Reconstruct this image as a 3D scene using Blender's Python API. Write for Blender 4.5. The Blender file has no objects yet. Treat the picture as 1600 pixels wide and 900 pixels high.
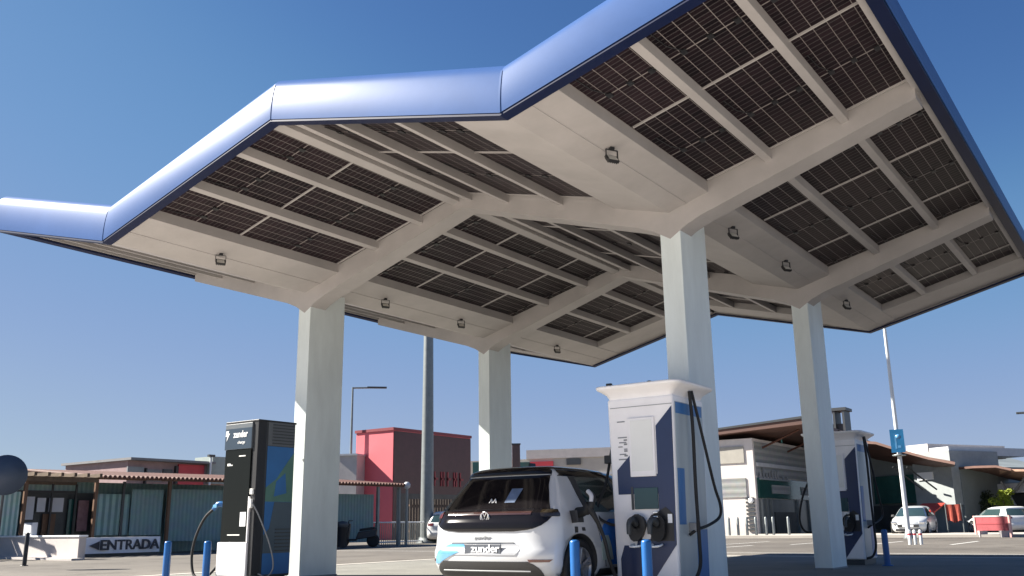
import bpy, bmesh, math, random
from mathutils import Vector, Matrix
random.seed(7)
R = math.radians
sc = bpy.context.scene
COL = sc.collection

# ------------------------------------------------------------------ camera
YAW, PIT, ROL, FPX = R(35.0126), R(14.4561), R(-0.8138), 1437.19
CAMZ = 0.8
O = Vector((0, 0, CAMZ))
F = Vector((-math.sin(YAW)*math.cos(PIT), math.cos(YAW)*math.cos(PIT), math.sin(PIT)))
R0 = Vector((math.cos(YAW), math.sin(YAW), 0))
U0 = R0.cross(F)
RT = R0*math.cos(ROL) + U0*math.sin(ROL)
UP = RT.cross(F)
cd = bpy.data.cameras.new('camera')
cam = bpy.data.objects.new('camera', cd)
COL.objects.link(cam)
m = Matrix((RT, UP, -F)).transposed().to_4x4()
m.translation = O
cam.matrix_world = m
cd.sensor_width = 36
cd.lens = 36*FPX/1600
cd.clip_start = 0.05
cd.clip_end = 3000
sc.camera = cam


def ray(px, py):
    return (F*FPX + RT*(px-800) + UP*(450-py)).normalized()


def gpt(px, dist, py=None):
    """ground point at horizontal distance dist in the direction of a picture column"""
    d = ray(px, 820 if py is None else py)
    h = Vector((d.x, d.y, 0)).normalized()
    return Vector((h.x*dist, h.y*dist, 0))


def zat(px, py, dist):
    d = ray(px, py)
    return CAMZ + d.z/math.hypot(d.x, d.y)*dist


# ------------------------------------------------------------------ materials
MATS = {}


def new_mat(name):
    mt = bpy.data.materials.new(name)
    mt.use_nodes = True
    nt = mt.node_tree
    return mt, nt, nt.nodes['Principled BSDF']


def mat(name, col, rough=0.5, metal=0.0, var=0.12, scale=2.0, bump=0.0, coat=0.0, spec=0.5, bscale=40.0, streak=0.0):
    if name in MATS:
        return MATS[name]
    mt, nt, b = new_mat(name)
    b.inputs['Roughness'].default_value = rough
    b.inputs['Metallic'].default_value = metal
    b.inputs['Coat Weight'].default_value = coat
    b.inputs['Coat Roughness'].default_value = 0.06
    b.inputs['Specular IOR Level'].default_value = spec
    tc = nt.nodes.new('ShaderNodeTexCoord')
    n = nt.nodes.new('ShaderNodeTexNoise')
    n.inputs['Scale'].default_value = scale
    n.inputs['Detail'].default_value = 6
    n.inputs['Roughness'].default_value = 0.65
    src = tc.outputs['Object']
    if streak:
        mp = nt.nodes.new('ShaderNodeMapping')
        mp.inputs['Scale'].default_value = (1, 1, streak)
        nt.links.new(src, mp.inputs['Vector'])
        src = mp.outputs['Vector']
    nt.links.new(src, n.inputs['Vector'])
    rp = nt.nodes.new('ShaderNodeValToRGB')
    rp.color_ramp.elements[0].position = 0.3
    rp.color_ramp.elements[1].position = 0.7
    rp.color_ramp.elements[0].color = (*[c*(1-var) for c in col], 1)
    rp.color_ramp.elements[1].color = (*[min(1, c*(1+var*0.5)) for c in col], 1)
    nt.links.new(n.outputs['Fac'], rp.inputs['Fac'])
    nt.links.new(rp.outputs['Color'], b.inputs['Base Color'])
    if bump:
        n2 = nt.nodes.new('ShaderNodeTexNoise')
        n2.inputs['Scale'].default_value = bscale
        n2.inputs['Detail'].default_value = 4
        nt.links.new(tc.outputs['Object'], n2.inputs['Vector'])
        bp = nt.nodes.new('ShaderNodeBump')
        bp.inputs['Strength'].default_value = bump
        bp.inputs['Distance'].default_value = 0.02
        nt.links.new(n2.outputs['Fac'], bp.inputs['Height'])
        nt.links.new(bp.outputs['Normal'], b.inputs['Normal'])
    MATS[name] = mt
    return mt


def stripe_mat(name, c1, c2, freq, axis='X', rough=0.6, width=0.5, var=0.15):
    """bands across one object axis (slats, corrugation, curtain folds)"""
    if name in MATS:
        return MATS[name]
    mt, nt, b = new_mat(name)
    b.inputs['Roughness'].default_value = rough
    tc = nt.nodes.new('ShaderNodeTexCoord')
    w = nt.nodes.new('ShaderNodeTexWave')
    w.bands_direction = axis
    w.inputs['Scale'].default_value = freq
    w.inputs['Distortion'].default_value = 0.6
    w.inputs['Detail'].default_value = 2
    nt.links.new(tc.outputs['Object'], w.inputs['Vector'])
    rp = nt.nodes.new('ShaderNodeValToRGB')
    rp.color_ramp.elements[0].position = width-0.25
    rp.color_ramp.elements[1].position = width+0.25
    rp.color_ramp.elements[0].color = (*c1, 1)
    rp.color_ramp.elements[1].color = (*c2, 1)
    nt.links.new(w.outputs['Fac'], rp.inputs['Fac'])
    n = nt.nodes.new('ShaderNodeTexNoise')
    n.inputs['Scale'].default_value = 3
    nt.links.new(tc.outputs['Object'], n.inputs['Vector'])
    mx = nt.nodes.new('ShaderNodeMix')
    mx.data_type = 'RGBA'
    mx.blend_type = 'MULTIPLY'
    mx.inputs['Factor'].default_value = var*2
    nt.links.new(rp.outputs['Color'], mx.inputs['A'])
    nt.links.new(n.outputs['Color'], mx.inputs['B'])
    nt.links.new(mx.outputs['Result'], b.inputs['Base Color'])
    bp = nt.nodes.new('ShaderNodeBump')
    bp.inputs['Strength'].default_value = 0.4
    bp.inputs['Distance'].default_value = 0.03
    nt.links.new(w.outputs['Fac'], bp.inputs['Height'])
    nt.links.new(bp.outputs['Normal'], b.inputs['Normal'])
    MATS[name] = mt
    return mt


def panel_mat():
    """bifacial solar module seen from below: dark cells, pale cell gaps and busbars"""
    mt, nt, b = new_mat('solar_cells')
    L = nt.links
    b.inputs['Roughness'].default_value = 0.3
    b.inputs['Specular IOR Level'].default_value = 0.04
    tc = nt.nodes.new('ShaderNodeTexCoord')
    sp = nt.nodes.new('ShaderNodeSeparateXYZ')
    L.new(tc.outputs['Generated'], sp.inputs[0])

    def mth(op, a, bval=None):
        n = nt.nodes.new('ShaderNodeMath')
        n.operation = op
        for i, v in enumerate((a, bval)):
            if v is None:
                continue
            if isinstance(v, (int, float)):
                n.inputs[i].default_value = v
            else:
                L.new(v, n.inputs[i])
        return n.outputs[0]

    def lines(coord, count, w):
        f = mth('FRACT', mth('MULTIPLY', coord, count))
        d = mth('ABSOLUTE', mth('SUBTRACT', f, 0.5))
        return mth('GREATER_THAN', d, 0.5-w)
    gx = lines(sp.outputs[0], 6, 0.026)
    gy = lines(sp.outputs[1], 22, 0.085)
    mid = mth('LESS_THAN', mth('ABSOLUTE', mth('SUBTRACT', sp.outputs[1], 0.5)), 0.006)
    gx2 = mth('MAXIMUM', gx, mid)
    wn = nt.nodes.new('ShaderNodeTexWhiteNoise')
    wn.noise_dimensions = '2D'
    cb = nt.nodes.new('ShaderNodeCombineXYZ')
    L.new(mth('FLOOR', mth('MULTIPLY', sp.outputs[0], 6)), cb.inputs[0])
    L.new(mth('FLOOR', mth('MULTIPLY', sp.outputs[1], 22)), cb.inputs[1])
    L.new(cb.outputs[0], wn.inputs['Vector'])
    oi = nt.nodes.new('ShaderNodeObjectInfo')
    cell = nt.nodes.new('ShaderNodeMix')
    cell.data_type = 'RGBA'
    cell.inputs['A'].default_value = (0.010, 0.008, 0.010, 1)
    cell.inputs['B'].default_value = (0.030, 0.019, 0.023, 1)
    L.new(mth('MULTIPLY', mth('ADD', wn.outputs['Value'], oi.outputs['Random']), 0.5), cell.inputs['Factor'])
    m1 = nt.nodes.new('ShaderNodeMix')
    m1.data_type = 'RGBA'
    L.new(mth('MULTIPLY', gy, 0.55), m1.inputs['Factor'])
    L.new(cell.outputs['Result'], m1.inputs['A'])
    m1.inputs['B'].default_value = (0.11, 0.10, 0.10, 1)
    m2 = nt.nodes.new('ShaderNodeMix')
    m2.data_type = 'RGBA'
    L.new(mth('MULTIPLY', gx2, 0.9), m2.inputs['Factor'])
    L.new(m1.outputs['Result'], m2.inputs['A'])
    m2.inputs['B'].default_value = (0.25, 0.225, 0.215, 1)
    L.new(m2.outputs['Result'], b.inputs['Base Color'])
    return mt


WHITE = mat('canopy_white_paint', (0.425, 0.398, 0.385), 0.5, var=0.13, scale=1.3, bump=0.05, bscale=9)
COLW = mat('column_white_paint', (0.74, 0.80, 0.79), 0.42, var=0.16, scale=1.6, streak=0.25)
NAVY = mat('navy_trim', (0.004, 0.010, 0.045), 0.5, spec=0.25)
BLUEF = mat('blue_gloss_cladding', (0.050, 0.105, 0.265), 0.40, metal=0.0, var=0.12, scale=0.9, spec=0.075, bump=0.04, bscale=1.6)
PANEL = panel_mat()
BLACK = mat('black_plastic', (0.018, 0.018, 0.02), 0.45)
RUBBER = mat('black_rubber', (0.014, 0.014, 0.015), 0.7)
GLASSD = mat('lamp_glass', (0.55, 0.53, 0.48), 0.15)
CHW = mat('charger_white', (0.86, 0.84, 0.845), 0.32, var=0.06, scale=3)
CHS = mat('charger_silver_side', (0.42, 0.47, 0.49), 0.35, var=0.15, scale=2.5, streak=0.15, metal=0.1)
CHN = mat('charger_navy', (0.016, 0.032, 0.095), 0.35, var=0.12)
CHB = mat('charger_blue', (0.03, 0.145, 0.38), 0.35, var=0.15)
CHG = mat('charger_green', (0.09, 0.20, 0.16), 0.4, var=0.2)
SCRN = mat('grey_screen', (0.80, 0.80, 0.77), 0.16, var=0.05)
TEALD = mat('dark_display', (0.035, 0.075, 0.085), 0.08, var=0.1)
DARKG = mat('dark_grey', (0.05, 0.055, 0.06), 0.45)
GREY = mat('mid_grey', (0.24, 0.25, 0.26), 0.5)
BOLB = mat('bollard_blue', (0.012, 0.105, 0.33), 0.35, var=0.12, scale=6)
STEEL = mat('galvanised_steel', (0.22, 0.24, 0.24), 0.45, metal=0.4, var=0.15, scale=4)
LPOLE = mat('pale_pole', (0.66, 0.68, 0.68), 0.4, var=0.08)
CARW = mat('car_white', (0.52, 0.53, 0.545), 0.25, var=0.03, scale=1.0, coat=0.6)
CARB = mat('car_black_gloss', (0.008, 0.007, 0.008), 0.07, var=0.1, coat=0.0, spec=0.3)
CARG = mat('car_glass', (0.03, 0.055, 0.058), 0.04, var=0.1, coat=0.5)
CARP = mat('car_plastic', (0.03, 0.03, 0.032), 0.5)
TAIL = mat('tail_light_red', (0.10, 0.018, 0.012), 0.1, var=0.2, coat=0.8)
TAILY = mat('tail_light_smoke', (0.03, 0.022, 0.012), 0.08, var=0.3, scale=20, coat=0.8)
CHROME = mat('chrome', (0.80, 0.80, 0.80), 0.15, metal=0.9, var=0.02)
ALLOY = mat('alloy', (0.35, 0.35, 0.37), 0.3, metal=0.7)
WRAPB = mat('wrap_blue', (0.03, 0.20, 0.70), 0.25, var=0.3, scale=4, coat=0.5)
WRAPS = mat('wrap_sky', (0.12, 0.33, 0.56), 0.25, var=0.2, scale=4, coat=0.5)
WRAPG = mat('wrap_pale_green', (0.42, 0.52, 0.48), 0.3, var=0.2, scale=5)
LETW = mat('white_letters', (0.85, 0.86, 0.87), 0.4, var=0.02)
LETD = mat('dark_letters', (0.03, 0.035, 0.05), 0.5)
PLATE = mat('number_plate_grey', (0.085, 0.095, 0.115), 0.35)
TERRA = mat('terracotta', (0.095, 0.036, 0.024), 0.75, var=0.4, scale=7, bump=0.4)
TEALW = stripe_mat('teal_cladding', (0.19, 0.31, 0.32), (0.25, 0.37, 0.38), 2.0)
CURT = stripe_mat('teal_curtain', (0.12, 0.22, 0.23), (0.28, 0.42, 0.42), 1.4, width=0.45)
CURTL = stripe_mat('pale_curtain', (0.25, 0.42, 0.40), (0.55, 0.72, 0.68), 2.0)
DARKW = mat('dark_interior', (0.045, 0.05, 0.052), 0.5, var=0.4, scale=1.5)
WOOD = mat('brown_wood', (0.14, 0.07, 0.035), 0.6, var=0.35, scale=6, streak=0.1)
PLASTER = mat('white_plaster', (0.50, 0.46, 0.44), 0.8, var=0.12, scale=1.5, bump=0.2)
BEIGE = mat('beige_render', (0.52, 0.47, 0.40), 0.8, var=0.12, scale=0.8)
MGREY = stripe_mat('grey_cladding', (0.24, 0.25, 0.25), (0.34, 0.34, 0.33), 0.8, axis='Z')
SIGNG = mat('sign_grey', (0.50, 0.51, 0.54), 0.5, var=0.08)
RED = mat('red_cladding', (0.54, 0.045, 0.06), 0.55, var=0.12, scale=1.2)
MAROON = mat('red_panel', (0.30, 0.035, 0.045), 0.55, var=0.25, scale=0.7)
REDAWN = mat('red_fabric', (0.55, 0.05, 0.03), 0.7, var=0.25)
BROWNR = mat('rust_soffit', (0.12, 0.062, 0.048), 0.6, var=0.35, scale=0.5)
GREENG = mat('green_glazing', (0.02, 0.085, 0.075), 0.12, var=0.35, scale=0.6)
ROOFG = mat('roof_grey', (0.20, 0.20, 0.21), 0.7, var=0.2)
SIGNB = mat('sign_blue', (0.02, 0.17, 0.36), 0.4, var=0.2)
YELG = mat('leaf_yellow_green', (0.22, 0.27, 0.02), 0.6, var=0.4, scale=8)
LEAFD = mat('leaf_dark', (0.035, 0.05, 0.018), 0.6, var=0.4, scale=8)
BARK = mat('bark', (0.09, 0.06, 0.04), 0.8, var=0.3)


# ------------------------------------------------------------------ mesh helpers
class MB:
    def __init__(s):
        s.v, s.f, s.m, s.sm = [], [], [], []
        s.mats = []

    def mi(s, mt):
        if mt not in s.mats:
            s.mats.append(mt)
        return s.mats.index(mt)

    def add(s, vs, fs, mt=None, smooth=False):
        o = len(s.v)
        s.v += [tuple(v) for v in vs]
        k = s.mi(mt) if mt else 0
        for f in fs:
            s.f.append([i+o for i in f])
            s.m.append(k)
            s.sm.append(smooth)
        return s

    def box(s, a, b, mt=None, M=None):
        (x0, y0, z0), (x1, y1, z1) = a, b
        x0, x1 = sorted((x0, x1)); y0, y1 = sorted((y0, y1)); z0, z1 = sorted((z0, z1))
        vs = [Vector(p) for p in ((x0, y0, z0), (x1, y0, z0), (x1, y1, z0), (x0, y1, z0), (x0, y0, z1), (x1, y0, z1), (x1, y1, z1), (x0, y1, z1))]
        if M:
            vs = [M @ v for v in vs]
        return s.add(vs, [(0, 3, 2, 1), (4, 5, 6, 7), (0, 1, 5, 4), (1, 2, 6, 5), (2, 3, 7, 6), (3, 0, 4, 7)], mt)

    def hexa(s, p8, mt=None):
        """bottom 4 (ccw from above), top 4"""
        return s.add(p8, [(0, 3, 2, 1), (4, 5, 6, 7), (0, 1, 5, 4), (1, 2, 6, 5), (2, 3, 7, 6), (3, 0, 4, 7)], mt)

    def prism_y(s, pts, y0, y1, mt=None):
        """polygon in xz extruded along y (pts ccw seen from -y)"""
        n = len(pts)
        vs = [(x, y0, z) for x, z in pts] + [(x, y1, z) for x, z in pts]
        fs = [tuple(range(n)), tuple(range(2*n-1, n-1, -1))]
        fs += [(i, i+n, (i+1) % n+n, (i+1) % n) for i in range(n)]
        return s.add(vs, fs, mt)

    def prism_z(s, pts, z0, z1, mt=None, smooth=False):
        n = len(pts)
        vs = [(x, y, z0) for x, y in pts] + [(x, y, z1) for x, y in pts]
        fs = [tuple(range(n-1, -1, -1)), tuple(range(n, 2*n))]
        s.add(vs, fs, mt)
        s.add(vs, [(i, (i+1) % n, (i+1) % n+n, i+n) for i in range(n)], mt, smooth)
        return s

    def tube(s, pts, r, mt=None, seg=10, r2=None, cap=True):
        pts = [Vector(p) for p in pts]
        n = len(pts)
        vs, prev = [], None
        for i, p in enumerate(pts):
            t = (pts[min(i+1, n-1)] - pts[max(i-1, 0)]).normalized()
            if prev is None:
                a = t.orthogonal().normalized()
            else:
                a = (prev - t*prev.dot(t)).normalized()
            prev = a
            b = t.cross(a)
            rr = r if r2 is None else r+(r2-r)*i/(n-1)
            for k in range(seg):
                an = 2*math.pi*k/seg
                vs.append(p + a*math.cos(an)*rr + b*math.sin(an)*rr)
        fs = []
        for i in range(n-1):
            for k in range(seg):
                fs.append((i*seg+k, i*seg+(k+1) % seg, (i+1)*seg+(k+1) % seg, (i+1)*seg+k))
        s.add(vs, fs, mt, True)
        if cap:
            s.add(vs[:seg], [tuple(range(seg-1, -1, -1))], mt)
            s.add(vs[-seg:], [tuple(range(seg))], mt)
        return s

    def lathe(s, prof, c, axis='Z', mt=None, seg=24):
        """prof: list of (radius, height) ; axis 'Z','X','Y'"""
        vs = []
        for r, h in prof:
            for k in range(seg):
                a = 2*math.pi*k/seg
                p = (r*math.cos(a), r*math.sin(a), h)
                if axis == 'X':
                    p = (p[2], p[0], p[1])
                elif axis == 'Y':
                    p = (p[0], p[2], p[1])
                vs.append((p[0]+c[0], p[1]+c[1], p[2]+c[2]))
        fs = []
        for i in range(len(prof)-1):
            for k in range(seg):
                q = (i*seg+k, i*seg+(k+1) % seg, (i+1)*seg+(k+1) % seg, (i+1)*seg+k)
                fs.append(q if axis != 'Y' else q[::-1])
        s.add(vs, fs, mt, True)
        for i, rev in ((0, True), (len(prof)-1, False)):
            if prof[i][0] > 1e-5:
                ring = [i*seg+k for k in range(seg)]
                if rev != (axis == 'Y'):
                    ring = ring[::-1]
                s.add([vs[j] for j in ring], [tuple(range(seg))], mt)
        return s

    def build(s, name, mt=None, parent=None, loc=None, bevel=0.0, bseg=2):
        me = bpy.data.meshes.new(name)
        me.from_pydata(s.v, [], s.f)
        mats = s.mats or []
        if mt and not mats:
            mats = [mt]
        for q in mats:
            me.materials.append(q)
        for i, p in enumerate(me.polygons):
            p.material_index = s.m[i] if s.mats else 0
            p.use_smooth = s.sm[i]
        me.update()
        o = bpy.data.objects.new(name, me)
        COL.objects.link(o)
        if parent:
            o.parent = parent
        if loc:
            o.location = loc
        if bevel:
            bm = bmesh.new()
            bm.from_mesh(me)
            bmesh.ops.remove_doubles(bm, verts=bm.verts, dist=1e-5)
            es = [e for e in bm.edges if len(e.link_faces) == 2 and e.calc_face_angle(0) > 0.5]
            bmesh.ops.bevel(bm, geom=es, offset=bevel, segments=bseg, affect='EDGES', profile=0.5)
            bm.to_mesh(me)
            bm.free()
        return o


def tag(o, label=None, cat=None, group=None, kind=None):
    for k, v in (('label', label), ('category', cat), ('group', group), ('kind', kind)):
        if v:
            o[k] = v
    return o


def empty(name, loc=(0, 0, 0), rz=0.0, label=None, cat=None, group=None):
    o = bpy.data.objects.new(name, None)
    COL.objects.link(o)
    o.location = loc
    o.rotation_euler = (0, 0, rz)
    o.empty_display_size = 0.2
    return tag(o, label, cat, group)


def kids(o):
    return [c for c in COL.objects if c.parent == o]


def copy_tree(o, parent=None):
    c = o.copy()
    COL.objects.link(c)
    if parent:
        c.parent = parent
    for ch in kids(o):
        copy_tree(ch, c)
    return c


def crom(pts, n=10):
    """smooth curve through points"""
    P = [Vector(p) for p in pts]
    P = [P[0]*2-P[1]] + P + [P[-1]*2-P[-2]]
    out = []
    for i in range(1, len(P)-2):
        for k in range(n):
            t = k/n
            a, b, c, d = P[i-1], P[i], P[i+1], P[i+2]
            out.append(0.5*((2*b)+(c-a)*t+(2*a-5*b+4*c-d)*t*t+(3*b-a-3*c+d)*t**3))
    out.append(P[-2])
    return out


def text(s, size, name, mt, parent, loc, rot=(R(90), 0, 0), extrude=0.004, sx=1.0, align='CENTER', bold=0.0, shear=0.0):
    cu = bpy.data.curves.new(name, 'FONT')
    cu.body = s
    cu.size = size
    cu.extrude = extrude
    cu.offset = bold
    cu.shear = shear
    cu.align_x = align
    cu.align_y = 'CENTER'
    cu.resolution_u = 3
    t = bpy.data.objects.new(name, cu)
    COL.objects.link(t)
    dg = bpy.context.evaluated_depsgraph_get()
    me = bpy.data.meshes.new_from_object(t.evaluated_get(dg))
    bpy.data.objects.remove(t)
    bpy.data.curves.remove(cu)
    me.materials.clear()
    me.materials.append(mt)
    me.name = name
    o = bpy.data.objects.new(name, me)
    COL.objects.link(o)
    o.location = loc
    o.rotation_euler = rot
    o.scale = (sx, 1, 1)
    if parent:
        o.parent = parent
    return o


# ------------------------------------------------------------------ sky and sun
SUNV = Vector((-0.73, -0.30, 0.615)).normalized()
el = math.asin(SUNV.z)
az = math.atan2(SUNV.x, SUNV.y)
w = bpy.data.worlds.new('World')
sc.world = w
w.use_nodes = True
nt = w.node_tree
bg = nt.nodes['Background']
sky = nt.nodes.new('ShaderNodeTexSky')
sky.sky_type = 'NISHITA'
sky.sun_disc = False
sky.sun_elevation = el
sky.sun_rotation = az
sky.air_density = 1.0
sky.dust_density = 0.5
sky.ozone_density = 2.4
sky.altitude = 1200
EXPO = 1.65
# tone of the sky: deeper blue overhead, a calmer horizon
v1 = nt.nodes.new('ShaderNodeVectorMath')
v1.operation = 'SCALE'
v1.inputs['Scale'].default_value = 0.115
cv = nt.nodes.new('ShaderNodeRGBCurve')
for ci, pts in enumerate((((0.109, 0.062), (0.178, 0.146), (0.323, 0.262), (0.584, 0.37), (1, 0.5)),
                          ((0.191, 0.158), (0.296, 0.295), (0.509, 0.385), (0.807, 0.49), (1, 0.56)),
                          ((0.352, 0.385), (0.539, 0.56), (0.768, 0.625), (0.922, 0.64), (1, 0.65)))):
    c_ = cv.mapping.curves[ci]
    c_.points[0].location = (0, 0)
    c_.points[1].location = pts[-1]
    for q in pts[:-1]:
        c_.points.new(*q)
cv.mapping.extend = 'EXTRAPOLATED'
cv.mapping.update()
v2 = nt.nodes.new('ShaderNodeVectorMath')
v2.operation = 'SCALE'
v2.inputs['Scale'].default_value = 1.06/(2**EXPO)/0.10
nt.links.new(sky.outputs[0], v1.inputs[0])
nt.links.new(v1.outputs[0], cv.inputs['Color'])
nt.links.new(cv.outputs[0], v2.inputs[0])
nt.links.new(v2.outputs[0], bg.inputs[0])
bg.inputs[1].default_value = 0.10
sl = bpy.data.lights.new('sun', 'SUN')
sl.energy = 5.0
sl.angle = R(0.53)
sl.color = (1.0, 0.94, 0.84)
so = bpy.data.objects.new('sun', sl)
COL.objects.link(so)
so.rotation_euler = SUNV.to_track_quat('Z', 'Y').to_euler()
so.location = (-40, -20, 60)
sc.view_settings.view_transform = 'Standard'
sc.view_settings.look = 'None'
sc.view_settings.exposure = EXPO
sc.view_settings.gamma = 1.0
sc.cycles.max_bounces = 10
sc.cycles.diffuse_bounces = 6
sc.cycles.glossy_bounces = 4

# ------------------------------------------------------------------ ground
def ground_mat():
    mt, nt, b = new_mat('worn_asphalt')
    L = nt.links
    b.inputs['Roughness'].default_value = 0.85
    tc = nt.nodes.new('ShaderNodeTexCoord')
    n1 = nt.nodes.new('ShaderNodeTexNoise'); n1.inputs['Scale'].default_value = 0.16; n1.inputs['Detail'].default_value = 8
    n2 = nt.nodes.new('ShaderNodeTexNoise'); n2.inputs['Scale'].default_value = 60; n2.inputs['Detail'].default_value = 3
    for n in (n1, n2):
        L.new(tc.outputs['Object'], n.inputs['Vector'])
    r = nt.nodes.new('ShaderNodeValToRGB')
    r.color_ramp.elements[0].position = 0.35
    r.color_ramp.elements[1].position = 0.68
    r.color_ramp.elements[0].color = (0.105, 0.092, 0.077, 1)
    r.color_ramp.elements[1].color = (0.18, 0.16, 0.135, 1)
    L.new(n1.outputs['Fac'], r.inputs['Fac'])
    mx = nt.nodes.new('ShaderNodeMix'); mx.data_type = 'RGBA'; mx.blend_type = 'MULTIPLY'
    mx.inputs['Factor'].default_value = 0.35
    n3 = nt.nodes.new('ShaderNodeTexNoise'); n3.inputs['Scale'].default_value = 0.9; n3.inputs['Detail'].default_value = 5; n3.inputs['Roughness'].default_value = 0.7
    L.new(tc.outputs['Object'], n3.inputs['Vector'])
    r3 = nt.nodes.new('ShaderNodeValToRGB')
    r3.color_ramp.elements[0].position = 0.36; r3.color_ramp.elements[0].color = (0.62, 0.60, 0.58, 1)
    r3.color_ramp.elements[1].position = 0.50; r3.color_ramp.elements[1].color = (1, 1, 1, 1)
    L.new(n3.outputs['Fac'], r3.inputs['Fac'])
    ms = nt.nodes.new('ShaderNodeMix'); ms.data_type = 'RGBA'; ms.blend_type = 'MULTIPLY'
    ms.inputs['Factor'].default_value = 0.8
    L.new(r.outputs['Color'], ms.inputs['A'])
    L.new(r3.outputs['Color'], ms.inputs['B'])
    L.new(ms.outputs['Result'], mx.inputs['A'])
    L.new(n2.outputs['Color'], mx.inputs['B'])
    L.new(mx.outputs['Result'], b.inputs['Base Color'])
    bp = nt.nodes.new('ShaderNodeBump'); bp.inputs['Strength'].default_value = 0.3; bp.inputs['Distance'].default_value = 0.01
    L.new(n2.outputs['Fac'], bp.inputs['Height'])
    L.new(bp.outputs['Normal'], b.inputs['Normal'])
    return mt


g = MB()
g.add([(-1500, -1500, 0), (1500, -1500, 0), (1500, 1500, 0), (-1500, 1500, 0)], [(0, 1, 2, 3)])
tag(g.build('ground', ground_mat()), kind='structure')
ASPH = mat('forecourt_asphalt', (0.19, 0.185, 0.165), 0.85, var=0.25, scale=0.8, bump=0.3, bscale=60)
g = MB()
g.box((-15.2, 8.6, -0.2), (1.0, 22.0, 0.005))
tag(g.build('forecourt', ASPH), kind='structure')
BOUNCE_APRON = mat('bounce_apron_concrete', (0.54, 0.50, 0.455), 0.85, var=0.12, scale=0.7, bump=0.2, bscale=50)  # unseen pale slab, added to bounce sunlight up onto shaded fronts and soffit
g = MB()
g.box((-24, -14, -0.2), (16, 8.596, 0.006))
tag(g.build('bounce_apron', BOUNCE_APRON), kind='structure')
KERB = mat('kerb_concrete', (0.45, 0.42, 0.38), 0.85, var=0.2, scale=3)
g = MB()
for (a, b_) in (((-15.45, 8.6), (-15.2, 22.25)), ((-15.2, 22.0), (1.0, 22.25))):
    g.box((a[0], a[1], -0.1), (b_[0], b_[1], 0.012))
tag(g.build('kerb', KERB), kind='structure')
# painted bay lines and a pale pavement in front of the shops
LINE = mat('line_paint', (0.60, 0.59, 0.56), 0.7, var=0.25, scale=5)
g = MB()
for k in range(7):
    x = -31+k*3.1
    g.add([(x, 27, 0.004), (x+0.12, 27, 0.004), (x+0.12, 32, 0.004), (x, 32, 0.004)], [(0, 1, 2, 3)])
for k in range(9):
    x = -14+k*2.6
    g.add([(x, 33, 0.004), (x+0.12, 33, 0.004), (x+0.12, 38, 0.004), (x, 38, 0.004)], [(0, 1, 2, 3)])
g.add([(-60, 24.2, 0.004), (30, 24.2, 0.004), (30, 24.35, 0.004), (-60, 24.35, 0.004)], [(0, 1, 2, 3)])
tag(g.build('road_markings', LINE), kind='structure')
PAVE = mat('pale_paving', (0.40, 0.37, 0.33), 0.85, var=0.15, scale=0.6)
g = MB()
g.box((-60, 46, -0.2), (40, 52.6, 0.12))
tag(g.build('pavement', PAVE), kind='structure')

# ------------------------------------------------------------------ canopy
XL, XR, YF, YB = -12.18, -5.046, 7.055, 21.17
ZV, ZR = 4.88, 5.80
XM = (XL+XR)/2
XWR, XWL = -1.623, -15.60
ZW = 5.757
YC = (11.36, 16.665)
CA, CB = 0.297, 0.836
NODES = [(XWL, ZW), (XL, ZV), (XM, ZR), (XR, ZV), (XWR, ZW)]


def zs(x):
    for (x0, z0), (x1, z1) in zip(NODES, NODES[1:]):
        if x <= x1 or (x1, z1) == NODES[-1]:
            return z0+(z1-z0)*(x-x0)/(x1-x0)


canopy = empty('charging_canopy', (XM, (YF+YB)/2, 0), 0, 'large white zigzag-roofed canopy with solar panels underneath and glossy blue edge cladding', 'canopy')
CO = Vector((XM, (YF+YB)/2, 0))


def cpart(mb, name, mt=None, bevel=0.0, parent=None):
    o = mb.build(name, mt, None, None, bevel)
    o.data.transform(Matrix.Translation(-CO))
    o.parent = parent or canopy
    return o


# columns
for xc in (XL, XR):
    for yc in YC:
        g = MB()
        g.box((xc-CA/2, yc-CB/2, 0.0), (xc+CA/2, yc+CB/2, ZV+0.1))
        col = cpart(g, 'column', COLW, 0.008)
        g = MB()
        g.box((xc-CA/2-0.012, yc-CB/2-0.012, 0.0), (xc+CA/2+0.012, yc+CB/2+0.012, 0.03))
        cpart(g, 'base_plate', GREY, 0.006, col)


def slab(x0, x1, o0, o1, y0, y1, mb, extra=None):
    """a strip of a slope between x0 and x1: bottom o0, top o1 above the slope line"""
    b0 = extra if extra else (o0, o0)
    mb.hexa([(x0, y0, zs(x0)+b0[0]), (x1, y0, zs(x1)+b0[1]), (x1, y1, zs(x1)+b0[1]), (x0, y1, zs(x0)+b0[0]),
             (x0, y0, zs(x0)+o1), (x1, y0, zs(x1)+o1), (x1, y1, zs(x1)+o1), (x0, y1, zs(x0)+o1)])


EY0, EY1 = YF+0.10, YB-0.10
POFF = 0.17
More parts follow.
